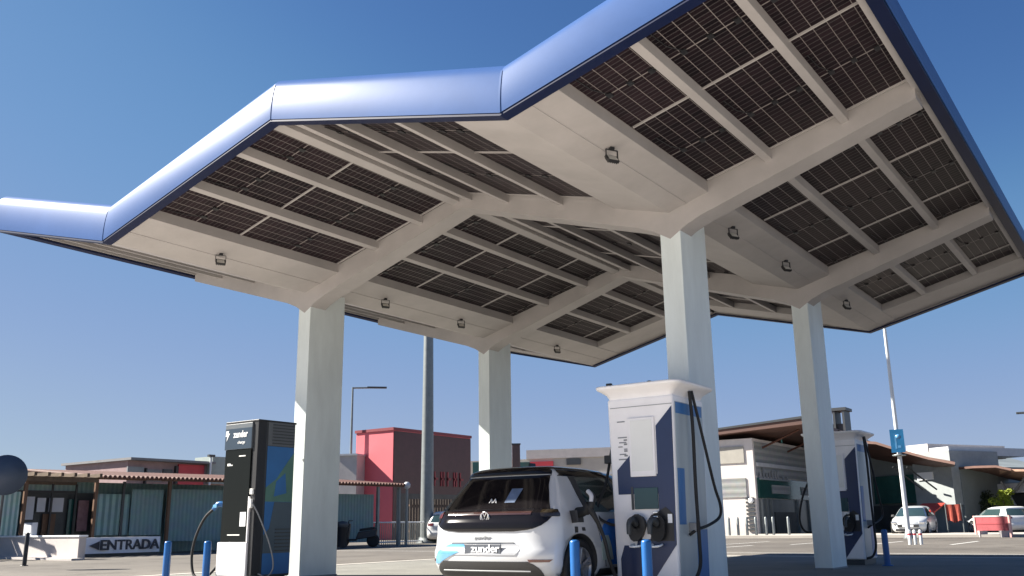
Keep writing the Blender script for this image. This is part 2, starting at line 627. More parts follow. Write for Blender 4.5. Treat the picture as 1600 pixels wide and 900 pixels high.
# valley gutters (closed boxes below the panels)
for xv, a, b_ in ((XL, 0.60, 0.82), (XR, 0.82, 0.58)):
    g = MB()
    pts = [(xv-a, zs(xv-a)+0.02), (xv-0.001, ZV), (xv+0.001, ZV), (xv+b_, zs(xv+b_)+0.02), (xv+b_, zs(xv+b_)+0.34), (xv, ZV+0.34), (xv-a, zs(xv-a)+0.34)]
    g.prism_y(pts, EY0-0.04, EY1+0.04)
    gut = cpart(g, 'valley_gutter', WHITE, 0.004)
    # raised seam line on the soffit
    g = MB()
    for xs in (xv+b_*0.45,):
        g.hexa([(xs-0.012, EY0, zs(xs-0.012)+0.002), (xs+0.012, EY0, zs(xs+0.012)+0.002), (xs+0.012, EY1, zs(xs+0.012)+0.002), (xs-0.012, EY1, zs(xs-0.012)+0.002),
                (xs-0.012, EY0, zs(xs)+0.05), (xs+0.012, EY0, zs(xs)+0.05), (xs+0.012, EY1, zs(xs)+0.05), (xs-0.012, EY1, zs(xs)+0.05)])
    cpart(g, 'soffit_seam', WHITE, 0, gut)

# purlins and solar panels
PW = 0.046
slopes = []   # list of purlin centre positions per slope and (start, end)
midl = [XL+0.82, XL+1.72, XL+2.70, XM-0.10]
midr = [2*XM-x for x in midl][::-1]
wr = [XR+0.58, XR+1.43, XR+2.42, XWR-0.14]
wl = [XL-0.60, XL-1.45, XL-2.43, XWL+0.14][::-1]
for xs in (wr[1], wr[2], wr[3], wl[0], wl[1], wl[2], midl[1], midl[2], midr[1], midr[2]):
    g = MB()
    wv = PW if xs not in (wr[3], wl[0]) else 0.06
    slab(xs-wv, xs+wv, 0.04, POFF+0.06, EY0, EY1, g)
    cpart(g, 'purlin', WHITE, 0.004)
for xs in (XM-0.13, XM+0.13):
    g = MB()
    slab(xs-0.07, xs+0.07, 0.05, POFF+0.06, EY0, EY1, g)
    cpart(g, 'ridge_purlin', WHITE, 0.004)
g = MB()
g.prism_y([(XM-0.2, zs(XM-0.2)+POFF+0.062), (XM, ZR+POFF+0.062), (XM+0.2, zs(XM+0.2)+POFF+0.062), (XM+0.2, zs(XM+0.2)+POFF+0.10), (XM, ZR+POFF+0.12), (XM-0.2, zs(XM-0.2)+POFF+0.10)], EY0, EY1)
cpart(g, 'ridge_cap', WHITE)
# end frames
g = MB()
for (x0, _), (x1, _) in zip(NODES, NODES[1:]):
    slab(x0+0.06, x1-0.06, 0.03, POFF+0.03, 19.95, YB-0.06, g)
cpart(g, 'rear_soffit', WHITE, 0.004)
g = MB()
for (x0, _), (x1, _) in zip(NODES, NODES[1:]):
    slab(x0+0.06, x1-0.06, 0.10, POFF+0.03, YF+0.03, YF+0.13, g)
cpart(g, 'front_edge_beam', WHITE)

bounds_y = [EY0+0.03, 8.80, 10.88, 12.98, 15.05, 17.14, 19.22, 19.97]
pmesh = {}


def panel(x0, x1, y0, y1):
    wdt = (x1-x0)/math.cos(math.atan((zs(x1)-zs(x0))/(x1-x0)))
    key = (round(wdt, 2), round(y1-y0, 2))
    if key not in pmesh:
        g = MB()
        # always a full-length module pattern: short pieces are cropped modules
        g.box((0, 0, 0), (wdt, y1-y0, 0.03), PANEL)
        if y1-y0 > 1.5:
            ym = (y1-y0)/2
            for xx in (0.2, 0.5, 0.8):
                g.box((wdt*xx-0.03, ym-0.045, -0.018), (wdt*xx+0.03, ym+0.045, -0.0005), BLACK)
            g.tube([(wdt*0.2, ym-0.04, -0.012), (wdt*0.12, ym-0.25, -0.012), (wdt*0.10, ym-0.6, -0.014)], 0.006, BLACK, 5)
        me = bpy.data.meshes.new('solar_panel')
        me.from_pydata(g.v, [], g.f)
        for q in g.mats:
            me.materials.append(q)
        for pi, pp in enumerate(me.polygons):
            pp.material_index = g.m[pi]
        pmesh[key] = me
    o = bpy.data.objects.new('solar_panel', pmesh[key])
    COL.objects.link(o)
    o.parent = canopy
    o.location = Vector((x0, y0, zs(x0)+POFF)) - CO
    o.rotation_euler = (0, -math.atan((zs(x1)-zs(x0))/(x1-x0)), 0)
    return o


cols = []
for xs in (wr, wl, midl, midr):
    for a, b_ in zip(xs, xs[1:]):
        cols.append((a, b_))
for a, b_ in cols:
    for y0, y1 in zip(bounds_y, bounds_y[1:]):
        panel(a+0.004, b_-0.004, y0+0.012, y1-0.012)
# module joint rails under the gaps
for y in bounds_y[1:-1]:
    for a, b_ in cols:
        g = MB()
        slab(a+0.03, b_-0.03, POFF-0.022, POFF-0.004, y-0.014, y+0.014, g)
        cpart(g, 'joint_rail', WHITE)

# cross beams: haunched at the columns, slim at ridge and tips
for yc in YC:
    y0 = yc-CB/2-0.004
    y1 = y0+0.36
    for (x0, z0), (x1, z1) in zip(NODES, NODES[1:]):
        g = MB()
        hv, hr = -0.30, -0.08
        b0 = hv if z0 == ZV else hr
        b1 = hv if z1 == ZV else hr
        xa = x0+(0.17 if x0 == XWL else 0)
        xb = x1-(0.17 if x1 == XWR else 0)
        # haunch: extra depth near the column
        n = 14
        xs = [xa+(xb-xa)*i/n for i in range(n+1)]
        bot, top = [], []
        for x in xs:
            t = (x-x0)/(x1-x0)
            tt = t if z0 == ZV else 1-t
            off = -0.27+0.19*tt - 0.10*max(0, 1-tt/0.14)**2
            bot.append((x, zs(x)+off))
            top.append((x, zs(x)+POFF+0.02))
        for i in range(n):
            (xa_, za), (xb_, zb) = bot[i], bot[i+1]
            (xc_, zc), (xd_, zd) = top[i], top[i+1]
            vs = [(xa_, y0, za), (xb_, y0, zb), (xb_, y1, zb), (xa_, y1, za), (xc_, y0, zc), (xd_, y0, zd), (xd_, y1, zd), (xc_, y1, zc)]
            fs = [(0, 3, 2, 1), (4, 5, 6, 7), (0, 1, 5, 4), (2, 3, 7, 6)]
            if i == 0:
                fs.append((3, 0, 4, 7))
            if i == n-1:
                fs.append((1, 2, 6, 5))
            g.add(vs, fs)
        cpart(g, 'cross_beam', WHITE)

# fascia: curved glossy cladding round the four sides
FH = 0.585
PROF = []
for i in range(15):
    t = i/14
    z = FH*math.sin(t*math.pi/2)**0.92 if t > 0 else 0
    ang = R(-2)+R(86)*t**2.2
    PROF.append((ang, z))
# integrate tilt to get an outward profile
prof = [(0.03, 0.0)]
nseg = 16
seglen = 0.70/nseg
for i in range(nseg):
    t = (i+0.5)/nseg
    tilt = R(-2.0)+R(17)*t+R(45)*max(0, (t-0.70)/0.30)**1.6
    o_, z_ = prof[-1]
    prof.append((o_-math.sin(tilt)*seglen, z_+math.cos(tilt)*seglen))
sc_z = FH/prof[-1][1]
prof = [(o_, z_*sc_z) for o_, z_ in prof]


def fascia(path, out, name_loc):
    """path: list of 3D points along bottom edge, out: outward unit vector (constant)"""
    g = MB()
    n = len(prof)
    rows = []
    ed = Vector(path[-1])-Vector(path[0])
    ed.z = 0
    ed.normalize()
    for ip, p in enumerate(path):
        e_ = -ed if ip == 0 else (ed if ip == len(path)-1 else Vector((0, 0, 0)))
        rows.append([Vector(p)+(out+e_)*o_+Vector((0, 0, z_)) for o_, z_ in prof])
    for a, b_ in zip(rows, rows[1:]):
        vs = a+b_
        g.add(vs, [(i, i+n, i+n+1, i+1) for i in range(n-1)], BLUEF, True)
    # inner return
    for a, b_ in zip(path, path[1:]):
        ea = -ed if a is path[0] else Vector((0, 0, 0))
        eb = ed if b_ is path[-1] else Vector((0, 0, 0))
        pa = [Vector(a)-(out+ea)*0.08, Vector(b_)-(out+eb)*0.08]
        ta = [Vector(a)+(out+ea)*prof[-1][0]+Vector((0, 0, FH)), Vector(b_)+(out+eb)*prof[-1][0]+Vector((0, 0, FH))]
        g.add([pa[0], pa[1], ta[1], ta[0]], [(0, 1, 2, 3)], WHITE)
    o = cpart(g, 'fascia')
    t = MB()
    for a, b_ in zip(path, path[1:]):
        a, b_ = Vector(a), Vector(b_)
        i0, i1 = -out*0.12, out*0.024
        if (a-Vector(path[0])).length < 1e-6:
            a = a-ed*0.034
        if (b_-Vector(path[-1])).length < 1e-6:
            b_ = b_+ed*0.034
        vs = [a+i0+Vector((0, 0, -0.03)), b_+i0+Vector((0, 0, -0.03)), b_+i1+Vector((0, 0, -0.03)), a+i1+Vector((0, 0, -0.03)),
              a+i0+Vector((0, 0, 0.002)), b_+i0+Vector((0, 0, 0.002)), b_+i1+Vector((0, 0, 0.002)), a+i1+Vector((0, 0, 0.002))]
        t.add(vs, [(0, 3, 2, 1), (0, 1, 5, 4), (1, 2, 6, 5), (2, 3, 7, 6), (3, 0, 4, 7)])
    cpart(t, 'fascia_trim', NAVY, 0, o)
    # folded joint covers at the kinks
    for p in path[1:-1]:
        t = MB()
        r_ = [Vector(p)+out*(o_+0.006)+Vector((0, 0, z_)) for o_, z_ in prof[:-3]]
        d = (Vector(path[-1])-Vector(path[0])).normalized()*0.012
        vs = [q-d for q in r_]+[q+d for q in r_]
        k = len(r_)
        t.add(vs, [(i, i+k, i+k+1, i+1) for i in range(k-1)], None, True)
        cpart(t, 'fascia_joint', BLUEF, 0, o)


fascia([(x, YF, z) for x, z in NODES], Vector((0, -1, 0)), 0)
fascia([(x, YB, z) for x, z in NODES[::-1]], Vector((0, 1, 0)), 0)
fascia([(XWR, YF, ZW), (XWR, YB, ZW)], Vector((1, 0, 0)), 0)
fascia([(XWL, YB, ZW), (XWL, YF, ZW)], Vector((-1, 0, 0)), 0)

# ------------------------------------------------------------------ floodlights
def make_flood():
    root = empty('floodlight')
    g = MB()
    g.box((-0.12, -0.03, -0.09), (0.12, 0.03, 0.09))
    for k in range(5):
        g.box((-0.10+k*0.045, 0.03, -0.08), (-0.085+k*0.045, 0.055, 0.08))
    h = g.build('housing', BLACK, root, None, 0.006)
    g = MB()
    g.box((-0.092, -0.036, -0.065), (0.092, -0.0305, 0.065))
    g.build('lens', GLASSD, h)
    g = MB()
    for s in (-1, 1):
        g.box((s*0.125-0.006, -0.015, 0.0), (s*0.125+0.006, 0.015, 0.17))
    g.box((-0.131, -0.015, 0.17), (0.131, 0.015, 0.182))
    g.build('bracket', BLACK, root)
    g = MB()
    g.box((-0.045, -0.04, 0.182), (0.045, 0.04, 0.23))
    g.build('mounting_box', BLACK, root, None, 0.005)
    return root


fl0 = make_flood()
fspots = [(XR+0.36, 8.72, 'black floodlight on the right gutter soffit, nearest to the front edge cladding'),
          (XR+0.35, 12.35, 'black floodlight on the right gutter soffit just behind the front right column'),
          (XR+0.36, 14.60, 'black floodlight on the right gutter soffit just before the rear right column'),
          (XR+0.35, 18.10, 'black floodlight on the right gutter soffit beyond the rear right column'),
          (XL+0.46, 8.75, 'black floodlight on the left gutter soffit, in front of the front left column'),
          (XL+0.46, 12.53, 'black floodlight on the left gutter soffit just behind the front left column'),
          (XL+0.46, 14.85, 'black floodlight on the left gutter soffit just before the rear left column'),
          (XL+0.46, 18.60, 'black floodlight on the left gutter soffit beyond the rear left column')]
for i, (x, y, lb) in enumerate(fspots):
    o = fl0 if i == 0 else copy_tree(fl0)
    o.location = (x, y, zs(x)-0.13)
    o.scale = (0.62, 0.62, 0.62)
    o.rotation_euler = (R(52), 0, R(60))
    # keep the bracket on the soffit: tilt only the housing
    o.rotation_euler = (0, 0, R(62))
    for c in kids(o):
        if c.name.startswith('housing'):
            c.rotation_euler = (R(-38), 0, 0)
    tag(o, lb, 'floodlight', 'floodlights under the canopy')

# ------------------------------------------------------------------ bollards
def make_bollard():
    root = empty('bollard')
    g = MB()
    g.lathe([(0.055, 0.0), (0.055, 0.60), (0.050, 0.618), (0.03, 0.628), (0.0, 0.63)], (0, 0, 0), 'Z', None, 20)
    g.build('post', BOLB, root)
    g = MB()
    g.lathe([(0.10, 0.0), (0.10, 0.012), (0.06, 0.02)], (0, 0, 0), 'Z', None, 20)
    g.build('base_plate', BOLB, root)
    return root


bl0 = make_bollard()
for i, (x, y, lb) in enumerate([
        (-5.51, 9.0, 'short blue steel bollard in front of the hatchback rear wheel'),
        (-4.63, 9.0, 'short blue steel bollard in front of the large white charger'),
        (-12.87, 9.0, 'short blue steel bollard left of the black screened charger, under the entrance sign'),
        (-11.98, 9.06, 'short blue steel bollard beside the cable loop of the black screened charger'),
        (-4.42, 17.9, 'short blue steel bollard right of the rear white charger')]):
    o = bl0 if i == 0 else copy_tree(bl0)
    o.location = (x, y, 0.005)
    tag(o, lb, 'bollard', 'blue bollards guarding the chargers')

# ------------------------------------------------------------------ white chargers
CH, CWD, CDP = 2.28, 0.88, 0.88      # body height, width, depth


def tx(u, z):
    return u*(0.90+0.10*z/CH)


def plate(mb, pts, y, th=0.012, mt=None):
    """flat polygon panel on the (tapered) front, pts ccw seen from the front"""
    q = [(tx(u, z), z) for u, z in pts]
    mb.prism_y(q, y-th, y+0.004, mt)


def make_white_charger(full=True):
    root = empty('charging_station')
    hw = CWD/2
    # body shell
    g = MB()
    b0, b1 = hw*0.90, hw
    g.hexa([(-b0, 0, 0.10), (b0, 0, 0.10), (b0, CDP, 0.10), (-b0, CDP, 0.10), (-b1, 0, CH), (b1, 0, CH), (b1, CDP, CH), (-b1, CDP, CH)])
    g.build('cabinet', CHW, root, None, 0.03, 3)
    g = MB()
    g.box((-b0*0.93, 0.05, 0.0), (b0*0.93, CDP-0.05, 0.11))
    g.build('plinth', DARKG, root)
    # flared tray roof
    def rr(hx, y0, y1, r, n=5):
        pts = []
        for (cx, cy, a0) in ((hx-r, y0+r, -90), (hx-r, y1-r, 0), (-hx+r, y1-r, 90), (-hx+r, y0+r, 180)):
            for k in range(n+1):
                a = R(a0+90*k/n)
                pts.append((cx+r*math.cos(a), cy+r*math.sin(a)))
        return pts
    levels = [(CH-0.03, -0.015, 0.05), (CH+0.0, -0.01, 0.05), (CH+0.05, 0.02, 0.07), (CH+0.09, 0.075, 0.09), (CH+0.115, 0.12, 0.11), (CH+0.14, 0.135, 0.12), (CH+0.155, 0.13, 0.12), (CH+0.158, 0.10, 0.11)]
    g = MB()
    vs = []
    for z, e, r in levels:
        vs += [(x, y, z) for x, y in rr(hw+e, -e*0.9, CDP+e*0.9, r)]
    n = len(vs)//len(levels)
    g.add(vs, [(i*n+k, i*n+(k+1) % n, (i+1)*n+(k+1) % n, (i+1)*n+k) for i in range(len(levels)-1) for k in range(n)], None, True)
    g.add(vs[-n:], [tuple(range(n))])
    tr = g.build('tray_roof', CHW, root)
    g = MB()
    for (x, y, s) in ((-0.40, 0.0, 0.035), (0.16, -0.02, 0.02), (-0.26, 0.05, 0.018)):
        g.box((x-s, y-s*0.6, CH+0.155), (x+s, y+s*0.6, CH+0.155+s*1.3))
    g.build('antenna', BLACK, tr, None, 0.004)
    # front: seam, white frame edges
    g = MB()
    plate(g, [(-0.40, 2.165), (0.43, 2.165), (0.43, 2.172), (-0.40, 2.172)], -0.001, 0.004)
    g.build('header_seam', GREY, root)
    # navy graphics with a raised screen surround (u,z) on the front
    g = MB()
    plate(g, [(0.215, 1.95), (0.215, 0.10), (0.42, 0.46), (0.42, 2.15)][::-1] if False else [(0.21, 1.92), (0.21, 0.30), (0.425, 0.56), (0.425, 2.14)], -0.001, 0.006)
    plate(g, [(-0.345, 1.42), (-0.345, 1.135), (0.2099, 1.135), (0.2099, 1.36), (-0.125, 1.36), (-0.125, 1.62)], -0.001, 0.006)
    g.build('navy_graphic', CHN, root)
    g = MB()
    plate(g, [(-0.36, 0.12), (0.06, 0.12), (0.2095, 0.30), (0.2095, 0.62), (-0.10, 0.62), (-0.12, 0.55), (-0.30, 0.55), (-0.36, 0.40)], -0.001, 0.006)
    g.build('navy_base_graphic', CHN, root)
    # screen in a slightly proud surround
    g = MB()
    plate(g, [(-0.155, 1.335), (0.195, 1.335), (0.195, 2.03), (-0.155, 2.03)], -0.004, 0.02)
    sr = g.build('screen_surround', CHW, root, None, 0.008)
    g = MB()
    plate(g, [(-0.125, 1.40), (0.165, 1.40), (0.165, 2.00), (-0.125, 2.00)], -0.022, 0.006)
    g.build('screen', SCRN, sr)
    g = MB()
    plate(g, [(-0.12, 0.96), (0.205, 0.96), (0.205, 1.205), (-0.12, 1.205)], -0.003, 0.016)
    g.build('display', TEALD, root, None, 0.004)
    g = MB()
    plate(g, [(-0.165, 0.955), (-0.135, 0.955), (-0.135, 1.22), (-0.165, 1.22)], -0.002, 0.01)
    g.build('card_reader', DARKG, root)
    # small lines of instructions on the left
    random.seed(3)
    g = MB()
    for k, (z, a, b_) in enumerate(((1.99, -0.315, -0.21), (1.80, -0.315, -0.19), (1.74, -0.30, -0.20), (1.69, -0.315, -0.255), (1.66, -0.235, -0.19), (1.60, -0.30, -0.21), (1.54, -0.315, -0.20))):
        plate(g, [(a, z), (b_, z), (b_, z+0.014), (a, z+0.014)], -0.0005, 0.003)
    for z in (1.765, 1.715, 1.635, 1.58):
        plate(g, [(-0.235, z), (-0.19, z), (-0.19, z+0.02), (-0.235, z+0.02)], -0.0005, 0.003)
    g.build('instruction_text', GREY, root)
    g = MB()
    plate(g, [(0.075, 0.60), (0.40, 0.60), (0.40, 0.90), (0.30, 0.98), (0.13, 0.90)], -0.0075, 0.006)
    g.build('holster_panel', BLACK, root)
    # two connector holsters with plugs
    for u, kind in ((-0.085, 0), (0.20, 1)):
        g = MB()
        M = Matrix.Translation((tx(u, 0.72), -0.02, 0.74)) @ Matrix.Rotation(R(14 if kind == 0 else -6), 4, 'Y')
        pts = []
        for k in range(16):
            a = 2*math.pi*k/16
            pts.append((0.105*math.cos(a)*(1.0 if math.sin(a) > 0 else 0.85), 0.15*math.sin(a)))
        q = [M @ Vector((x, 0, z)) for x, z in pts]
        g.add([(p.x, 0.02, p.z) for p in q]+[(p.x*1.0, -0.075, p.z+0.01) for p in q],
              [tuple(range(16, 32)), *[(i, (i+1) % 16, (i+1) % 16+16, i+16) for i in range(16)]][0:1] + [((i+1) % 16, i, i+16, (i+1) % 16+16) for i in range(16)])
        h = g.build('holster', BLACK if kind == 0 else RUBBER, root, None, 0.01)
        g = MB()
        c = (tx(u, 0.75), -0.10, 0.80)
        g.tube(crom([(c[0], -0.03, 0.78), (c[0]-0.01, -0.14, 0.84), (c[0]-0.02, -0.20, 0.80), (c[0]-0.02, -0.215, 0.68)], 6), 0.042, None, 12, 0.026)
        g.lathe([(0.055, -0.02), (0.06, 0.03), (0.05, 0.05)], (c[0], -0.055, 0.79), 'Y', None, 16)
        pl = g.build('plug', DARKG, root)
        if kind == 1:
            for z in (0.86, 0.91):
                g = MB()
                g.box((c[0]-0.03, -0.10, z), (c[0]+0.03, -0.062, z+0.02))
                g.build('plug_label', CHROME, pl, None, 0.004)
    g = MB()
    plate(g, [(0.325, 0.80), (0.385, 0.80), (0.385, 0.90), (0.325, 0.90)], -0.006, 0.008)
    g.build('notice', LETW, root)
    # cable retaining hooks
    for u in (-0.09, 0.16):
        g = MB()
        g.tube(crom([(u-0.06, -0.02, 0.56), (u-0.06, -0.11, 0.545), (u, -0.14, 0.54), (u+0.06, -0.11, 0.545), (u+0.06, -0.02, 0.56)], 5), 0.013, None, 8)
        g.build('cable_hook', LETW, root)
    # right side: silver cladding with blue graphics
    def side(y0, z0, y1, z1, mt, name, s=1, th=0.006):
        g = MB()
        def X(z):
            return s*(hw*(0.90+0.10*z/CH)+0.002)
        vs = [(X(z0), y0, z0), (X(z0), y1, z0), (X(z1), y1, z1), (X(z1), y0, z1)]
        o_ = Vector((s*th, 0, 0))
        vs = [Vector(v) for v in vs]
        vs = [v-o_*0.4 for v in vs]+[v+o_ for v in vs]
        fs = [(4, 5, 6, 7), (0, 1, 5, 4), (1, 2, 6, 5), (2, 3, 7, 6), (3, 0, 4, 7)]
        if s < 0:
            fs = [f[::-1] for f in fs]
        g.add(vs, fs)
        return g.build(name, mt, root)
    for s in (1, -1):
        side(0.05, 0.14, CDP-0.05, 2.20, CHS, 'side_panel', s, 0.004)
        side(0.055, 0.78, 0.24, 1.42, CHB, 'side_graphic', s, 0.007)
        side(0.52, 0.14, 0.82, 0.72, CHB, 'side_graphic', s, 0.007)
        side(0.06, 2.06, 0.80, 2.19, CHB, 'side_header', s, 0.007)
        # cable gland bracket
        g = MB()
        g.box((s*(hw*0.93), 0.30, 0.70), (s*(hw*0.93+0.10), 0.44, 0.80))
        g.build('cable_clamp', GREY, root, None, 0.01)
    # thin vertical ribs on the side
    g = MB()
    for k in range(9):
        y = 0.30+k*0.06
        z0, z1 = 0.80, 2.0
        g.box((hw*0.93+0.0, y, z0), (hw*(0.9+0.1*z0/CH)+0.012, y+0.012, z1))
    # cables hanging from the tray on both sides
    if full:
        for s in (1, -1):
            X0 = hw+0.06
            g = MB()
            g.tube(crom([(s*X0, 0.36, CH+0.06), (s*(X0+0.02), 0.35, 1.9), (s*(X0+0.02), 0.33, 1.2), (s*(X0+0.03), 0.32, 0.6), (s*(X0+0.03), 0.30, 0.32), (s*(X0-0.02), 0.22, 0.16), (s*(X0-0.10), 0.10, 0.12)] if s > 0 else
                        [(s*X0, 0.36, CH+0.06), (s*(X0+0.03), 0.32, 1.9), (s*(X0+0.06), 0.25, 1.6)], 8), 0.021, None, 10)
            g.build('charging_cable', RUBBER, root)
        g = MB()
        X0 = hw+0.06
        g.tube(crom([(X0, 0.42, CH+0.07), (X0+0.03, 0.58, 1.85), (X0+0.05, 0.80, 1.25), (X0+0.06, 0.93, 1.0), (X0+0.05, 0.90, 0.86), (X0+0.03, 0.62, 0.77), (X0, 0.34, 0.72), (X0-0.08, 0.30, 0.66)], 8), 0.018, None, 10)
        g.build('charging_cable', RUBBER, root)
    return root


def bez_cable(pts, r, name, mt, parent, n=10):
    g = MB()
    off = parent.location if parent else Vector((0, 0, 0))
    g.tube([p-off for p in crom(pts, n)], r, None, 10)
    return g.build(name, mt, parent)


ch3 = make_white_charger()
ch3.location = (-5.13, 9.96, 0.0)
tag(ch3, 'tall white and navy charger with flared roof, plugged into the white hatchback', 'charger', 'white rapid chargers')
ch4 = copy_tree(ch3)
ch4.location = (-5.22, 18.0, 0.0)
tag(ch4, 'white and navy charger half hidden behind the rear right column', 'charger', 'white rapid chargers')
# the two left-hand cables differ: one runs to the car, one hangs in a loop
CABX = ch3.location.x-CWD/2-0.08
# loop hanging left of the rear charger
q = ch4.location
bez_cable([(q.x-0.56, q.y+0.25, 1.6), (q.x-0.70, q.y+0.15, 1.25), (q.x-0.78, q.y+0.1, 0.85), (q.x-0.70, q.y+0.08, 0.62), (q.x-0.52, q.y+0.05, 0.60), (q.x-0.40, q.y+0.1, 0.72)], 0.02, 'charging_cable', RUBBER, ch4)

# ------------------------------------------------------------------ dark charger on the left
def make_dark_charger():
    root = empty('charging_station', (-12.35, 9.88, 0), 0, 'slim charger with black screen front and blue side next to the front left column', 'charger')
    hw, dp, H = 0.40, 0.77, 2.50
    g = MB()
    g.box((-hw, 0.0, 0.06), (hw, dp, H))
    g.build('cabinet', DARKG, root, None, 0.02)
    g = MB()
    g.box((-hw*0.9, 0.06, 0), (hw*0.9, dp-0.06, 0.07))
    g.build('plinth', BLACK, root)
    g = MB()
    g.box((-hw-0.012, -0.02, H-0.012), (hw+0.012, dp+0.012, H+0.02))
    g.build('cap', BLACK, root, None, 0.006)
    # header
    g = MB()
    g.box((-hw+0.005, -0.035, 2.06), (hw-0.12, 0.004, H-0.02))
    hd = g.build('header', mat('header_grey', (0.10, 0.115, 0.13), 0.45), root, None, 0.006)
    g = MB()
    g.box((-hw+0.012, -0.0385, 2.065), (hw-0.127, -0.0352, 2.40))
    g.build('header_panel', mat('header_slate', (0.022, 0.042, 0.07), 0.45, spec=0.3), hd)
    text('zunder', 0.155, 'wordmark', LETW, hd, (0.0, -0.041, 2.30), extrude=0.003, sx=0.80, bold=0.003)
    text('charge', 0.07, 'tagline', LETW, hd, (0.03, -0.041, 2.17), extrude=0.003)
    g = MB()
    a = [(-0.365, 2.37), (-0.30, 2.37), (-0.32, 2.33), (-0.275, 2.33), (-0.35, 2.20), (-0.335, 2.28), (-0.375, 2.28)]
    g.prism_y(a[::-1], -0.0425, -0.0385)
    g.build('emblem', LETW, hd)
    # black glass front
    g = MB()
    g.box((-hw+0.03, -0.03, 0.60), (hw-0.13, 0.004, 2.055))
    fr = g.build('screen', mat('screen_black', (0.006, 0.008, 0.008), 0.35, spec=0.12), root, None, 0.006)
    g = MB()
    g.box((0.09, -0.0335, 0.84), (0.23, -0.0302, 1.06))
    g.build('notice', LETW, fr)
    g = MB()
    for (z, u0, u1) in ((1.94, -0.02, 0.14), (1.80, -0.30, -0.17), (0.70, -0.2, 0.1), (1.82, -0.30, -0.22)):
        g.box((u0, -0.0325, z), (u1, -0.0302, z+0.018))
    g.build('screen_text', SCRN, fr)
    # white base and white right trim
    g = MB()
    g.box((-hw-0.02, -0.045, 0.08), (hw-0.10, 0.004, 0.597))
    g.build('base_panel', CHW, root, None, 0.012)
    g = MB()
    g.box((hw-0.128, -0.04, 0.60), (hw-0.10, 0.004, 1.30))
    g.build('front_trim', CHW, root, None, 0.006)
    # dark slot at the right front corner
    g = MB()
    g.box((hw-0.098, -0.012, 0.10), (hw+0.004, 0.16, 2.50))
    g.build('corner_post', BLACK, root, None, 0.006)
    g = MB()
    g.box((hw-0.09, -0.05, 1.33), (hw-0.02, -0.012, 1.42))
    g.box((hw-0.08, -0.06, 1.12), (hw-0.03, -0.012, 1.26))
    g.build('connector_socket', SCRN, root, None, 0.008)
    # side cladding: blue field, green diagonal, louvres
    g = MB()
    X = hw+0.0045
    def sp(pts, th, mt):
        vs = [(X, y, z) for y, z in pts]+[(X+th, y, z) for y, z in pts]
        n = len(pts)
        g.add(vs, [tuple(range(n, 2*n))]+[(i, (i+1) % n, (i+1) % n+n, i+n) for i in range(n)], mt)
    sp([(0.19, 0.10), (0.755, 0.10), (0.755, 2.10), (0.19, 2.10)], 0.003, CHB)
    sp([(0.19, 1.22), (0.755, 1.22), (0.755, 2.02), (0.62, 1.86), (0.40, 1.58), (0.19, 1.44)], 0.006, CHG)
    sp([(0.36, 1.30), (0.62, 1.36), (0.58, 1.68), (0.40, 1.54)], 0.009, CHB)
    sp([(0.19, 0.42), (0.755, 0.42), (0.755, 1.215), (0.38, 1.215), (0.30, 0.80), (0.19, 0.70)], 0.006, mat('charger_slate', (0.07, 0.10, 0.125), 0.4))
    sp([(0.19, 2.11), (0.755, 2.11), (0.755, 2.49), (0.19, 2.49)], 0.004, mat('vent_grey', (0.12, 0.13, 0.14), 0.4))
    g.build('side_panel', None, root)
    g = MB()
    for k in range(7):
        z = 2.14+k*0.05
        g.box((X, 0.28, z), (X+0.014, 0.74, z+0.018))
    g.build('louvre', DARKG, root)
    g = MB()
    for k in range(7):
        z = 0.45+k*0.055
        g.box((X, 0.42, z), (X+0.014, 0.74, z+0.018))
    g.build('louvre', DARKG, root)
    # blue connector and cable on the left
    g = MB()
    g.tube(crom([(-hw+0.0, 0.06, 1.18), (-hw-0.10, 0.0, 1.20), (-hw-0.20, -0.02, 1.12)], 6), 0.05, None, 12, 0.034)
    pl = g.build('connector', CHB, root)
    g = MB()
    g.box((-hw-0.16, -0.07, 1.14), (-hw-0.06, -0.05, 1.19), None, Matrix.Identity(4))
    g.build('connector_grip', WRAPS, pl, None, 0.006)
    g = MB()
    g.tube(crom([(-hw-0.19, -0.02, 1.13), (-hw-0.36, -0.06, 0.98), (-hw-0.50, -0.10, 0.70), (-hw-0.55, -0.12, 0.40), (-hw-0.46, -0.14, 0.12), (-hw-0.28, -0.14, 0.035), (-hw-0.10, -0.10, 0.10), (-hw-0.02, 0.04, 0.30), (-hw+0.02, 0.05, 0.40)], 8), 0.022, None, 10)
    g.build('charging_cable', RUBBER, root)
    g = MB()
    g.tube(crom([(hw-0.03, -0.03, 1.20), (hw+0.06, 0.05, 0.98), (hw+0.16, 0.20, 0.55), (hw+0.17, 0.28, 0.22), (hw+0.10, 0.22, 0.07), (hw+0.03, 0.10, 0.12)], 8), 0.012, None, 8)
    g.build('charging_cable', GREY, root)
    return root


make_dark_charger()

# ------------------------------------------------------------------ hatchback
def lerp_tab(tab, z):
    if z <= tab[0][0]:
        return tab[0][1]
    for (a, va), (b_, vb) in zip(tab, tab[1:]):
        if z <= b_:
            t = (z-a)/(b_-a)
            return va+(vb-va)*t
    return tab[-1][1]


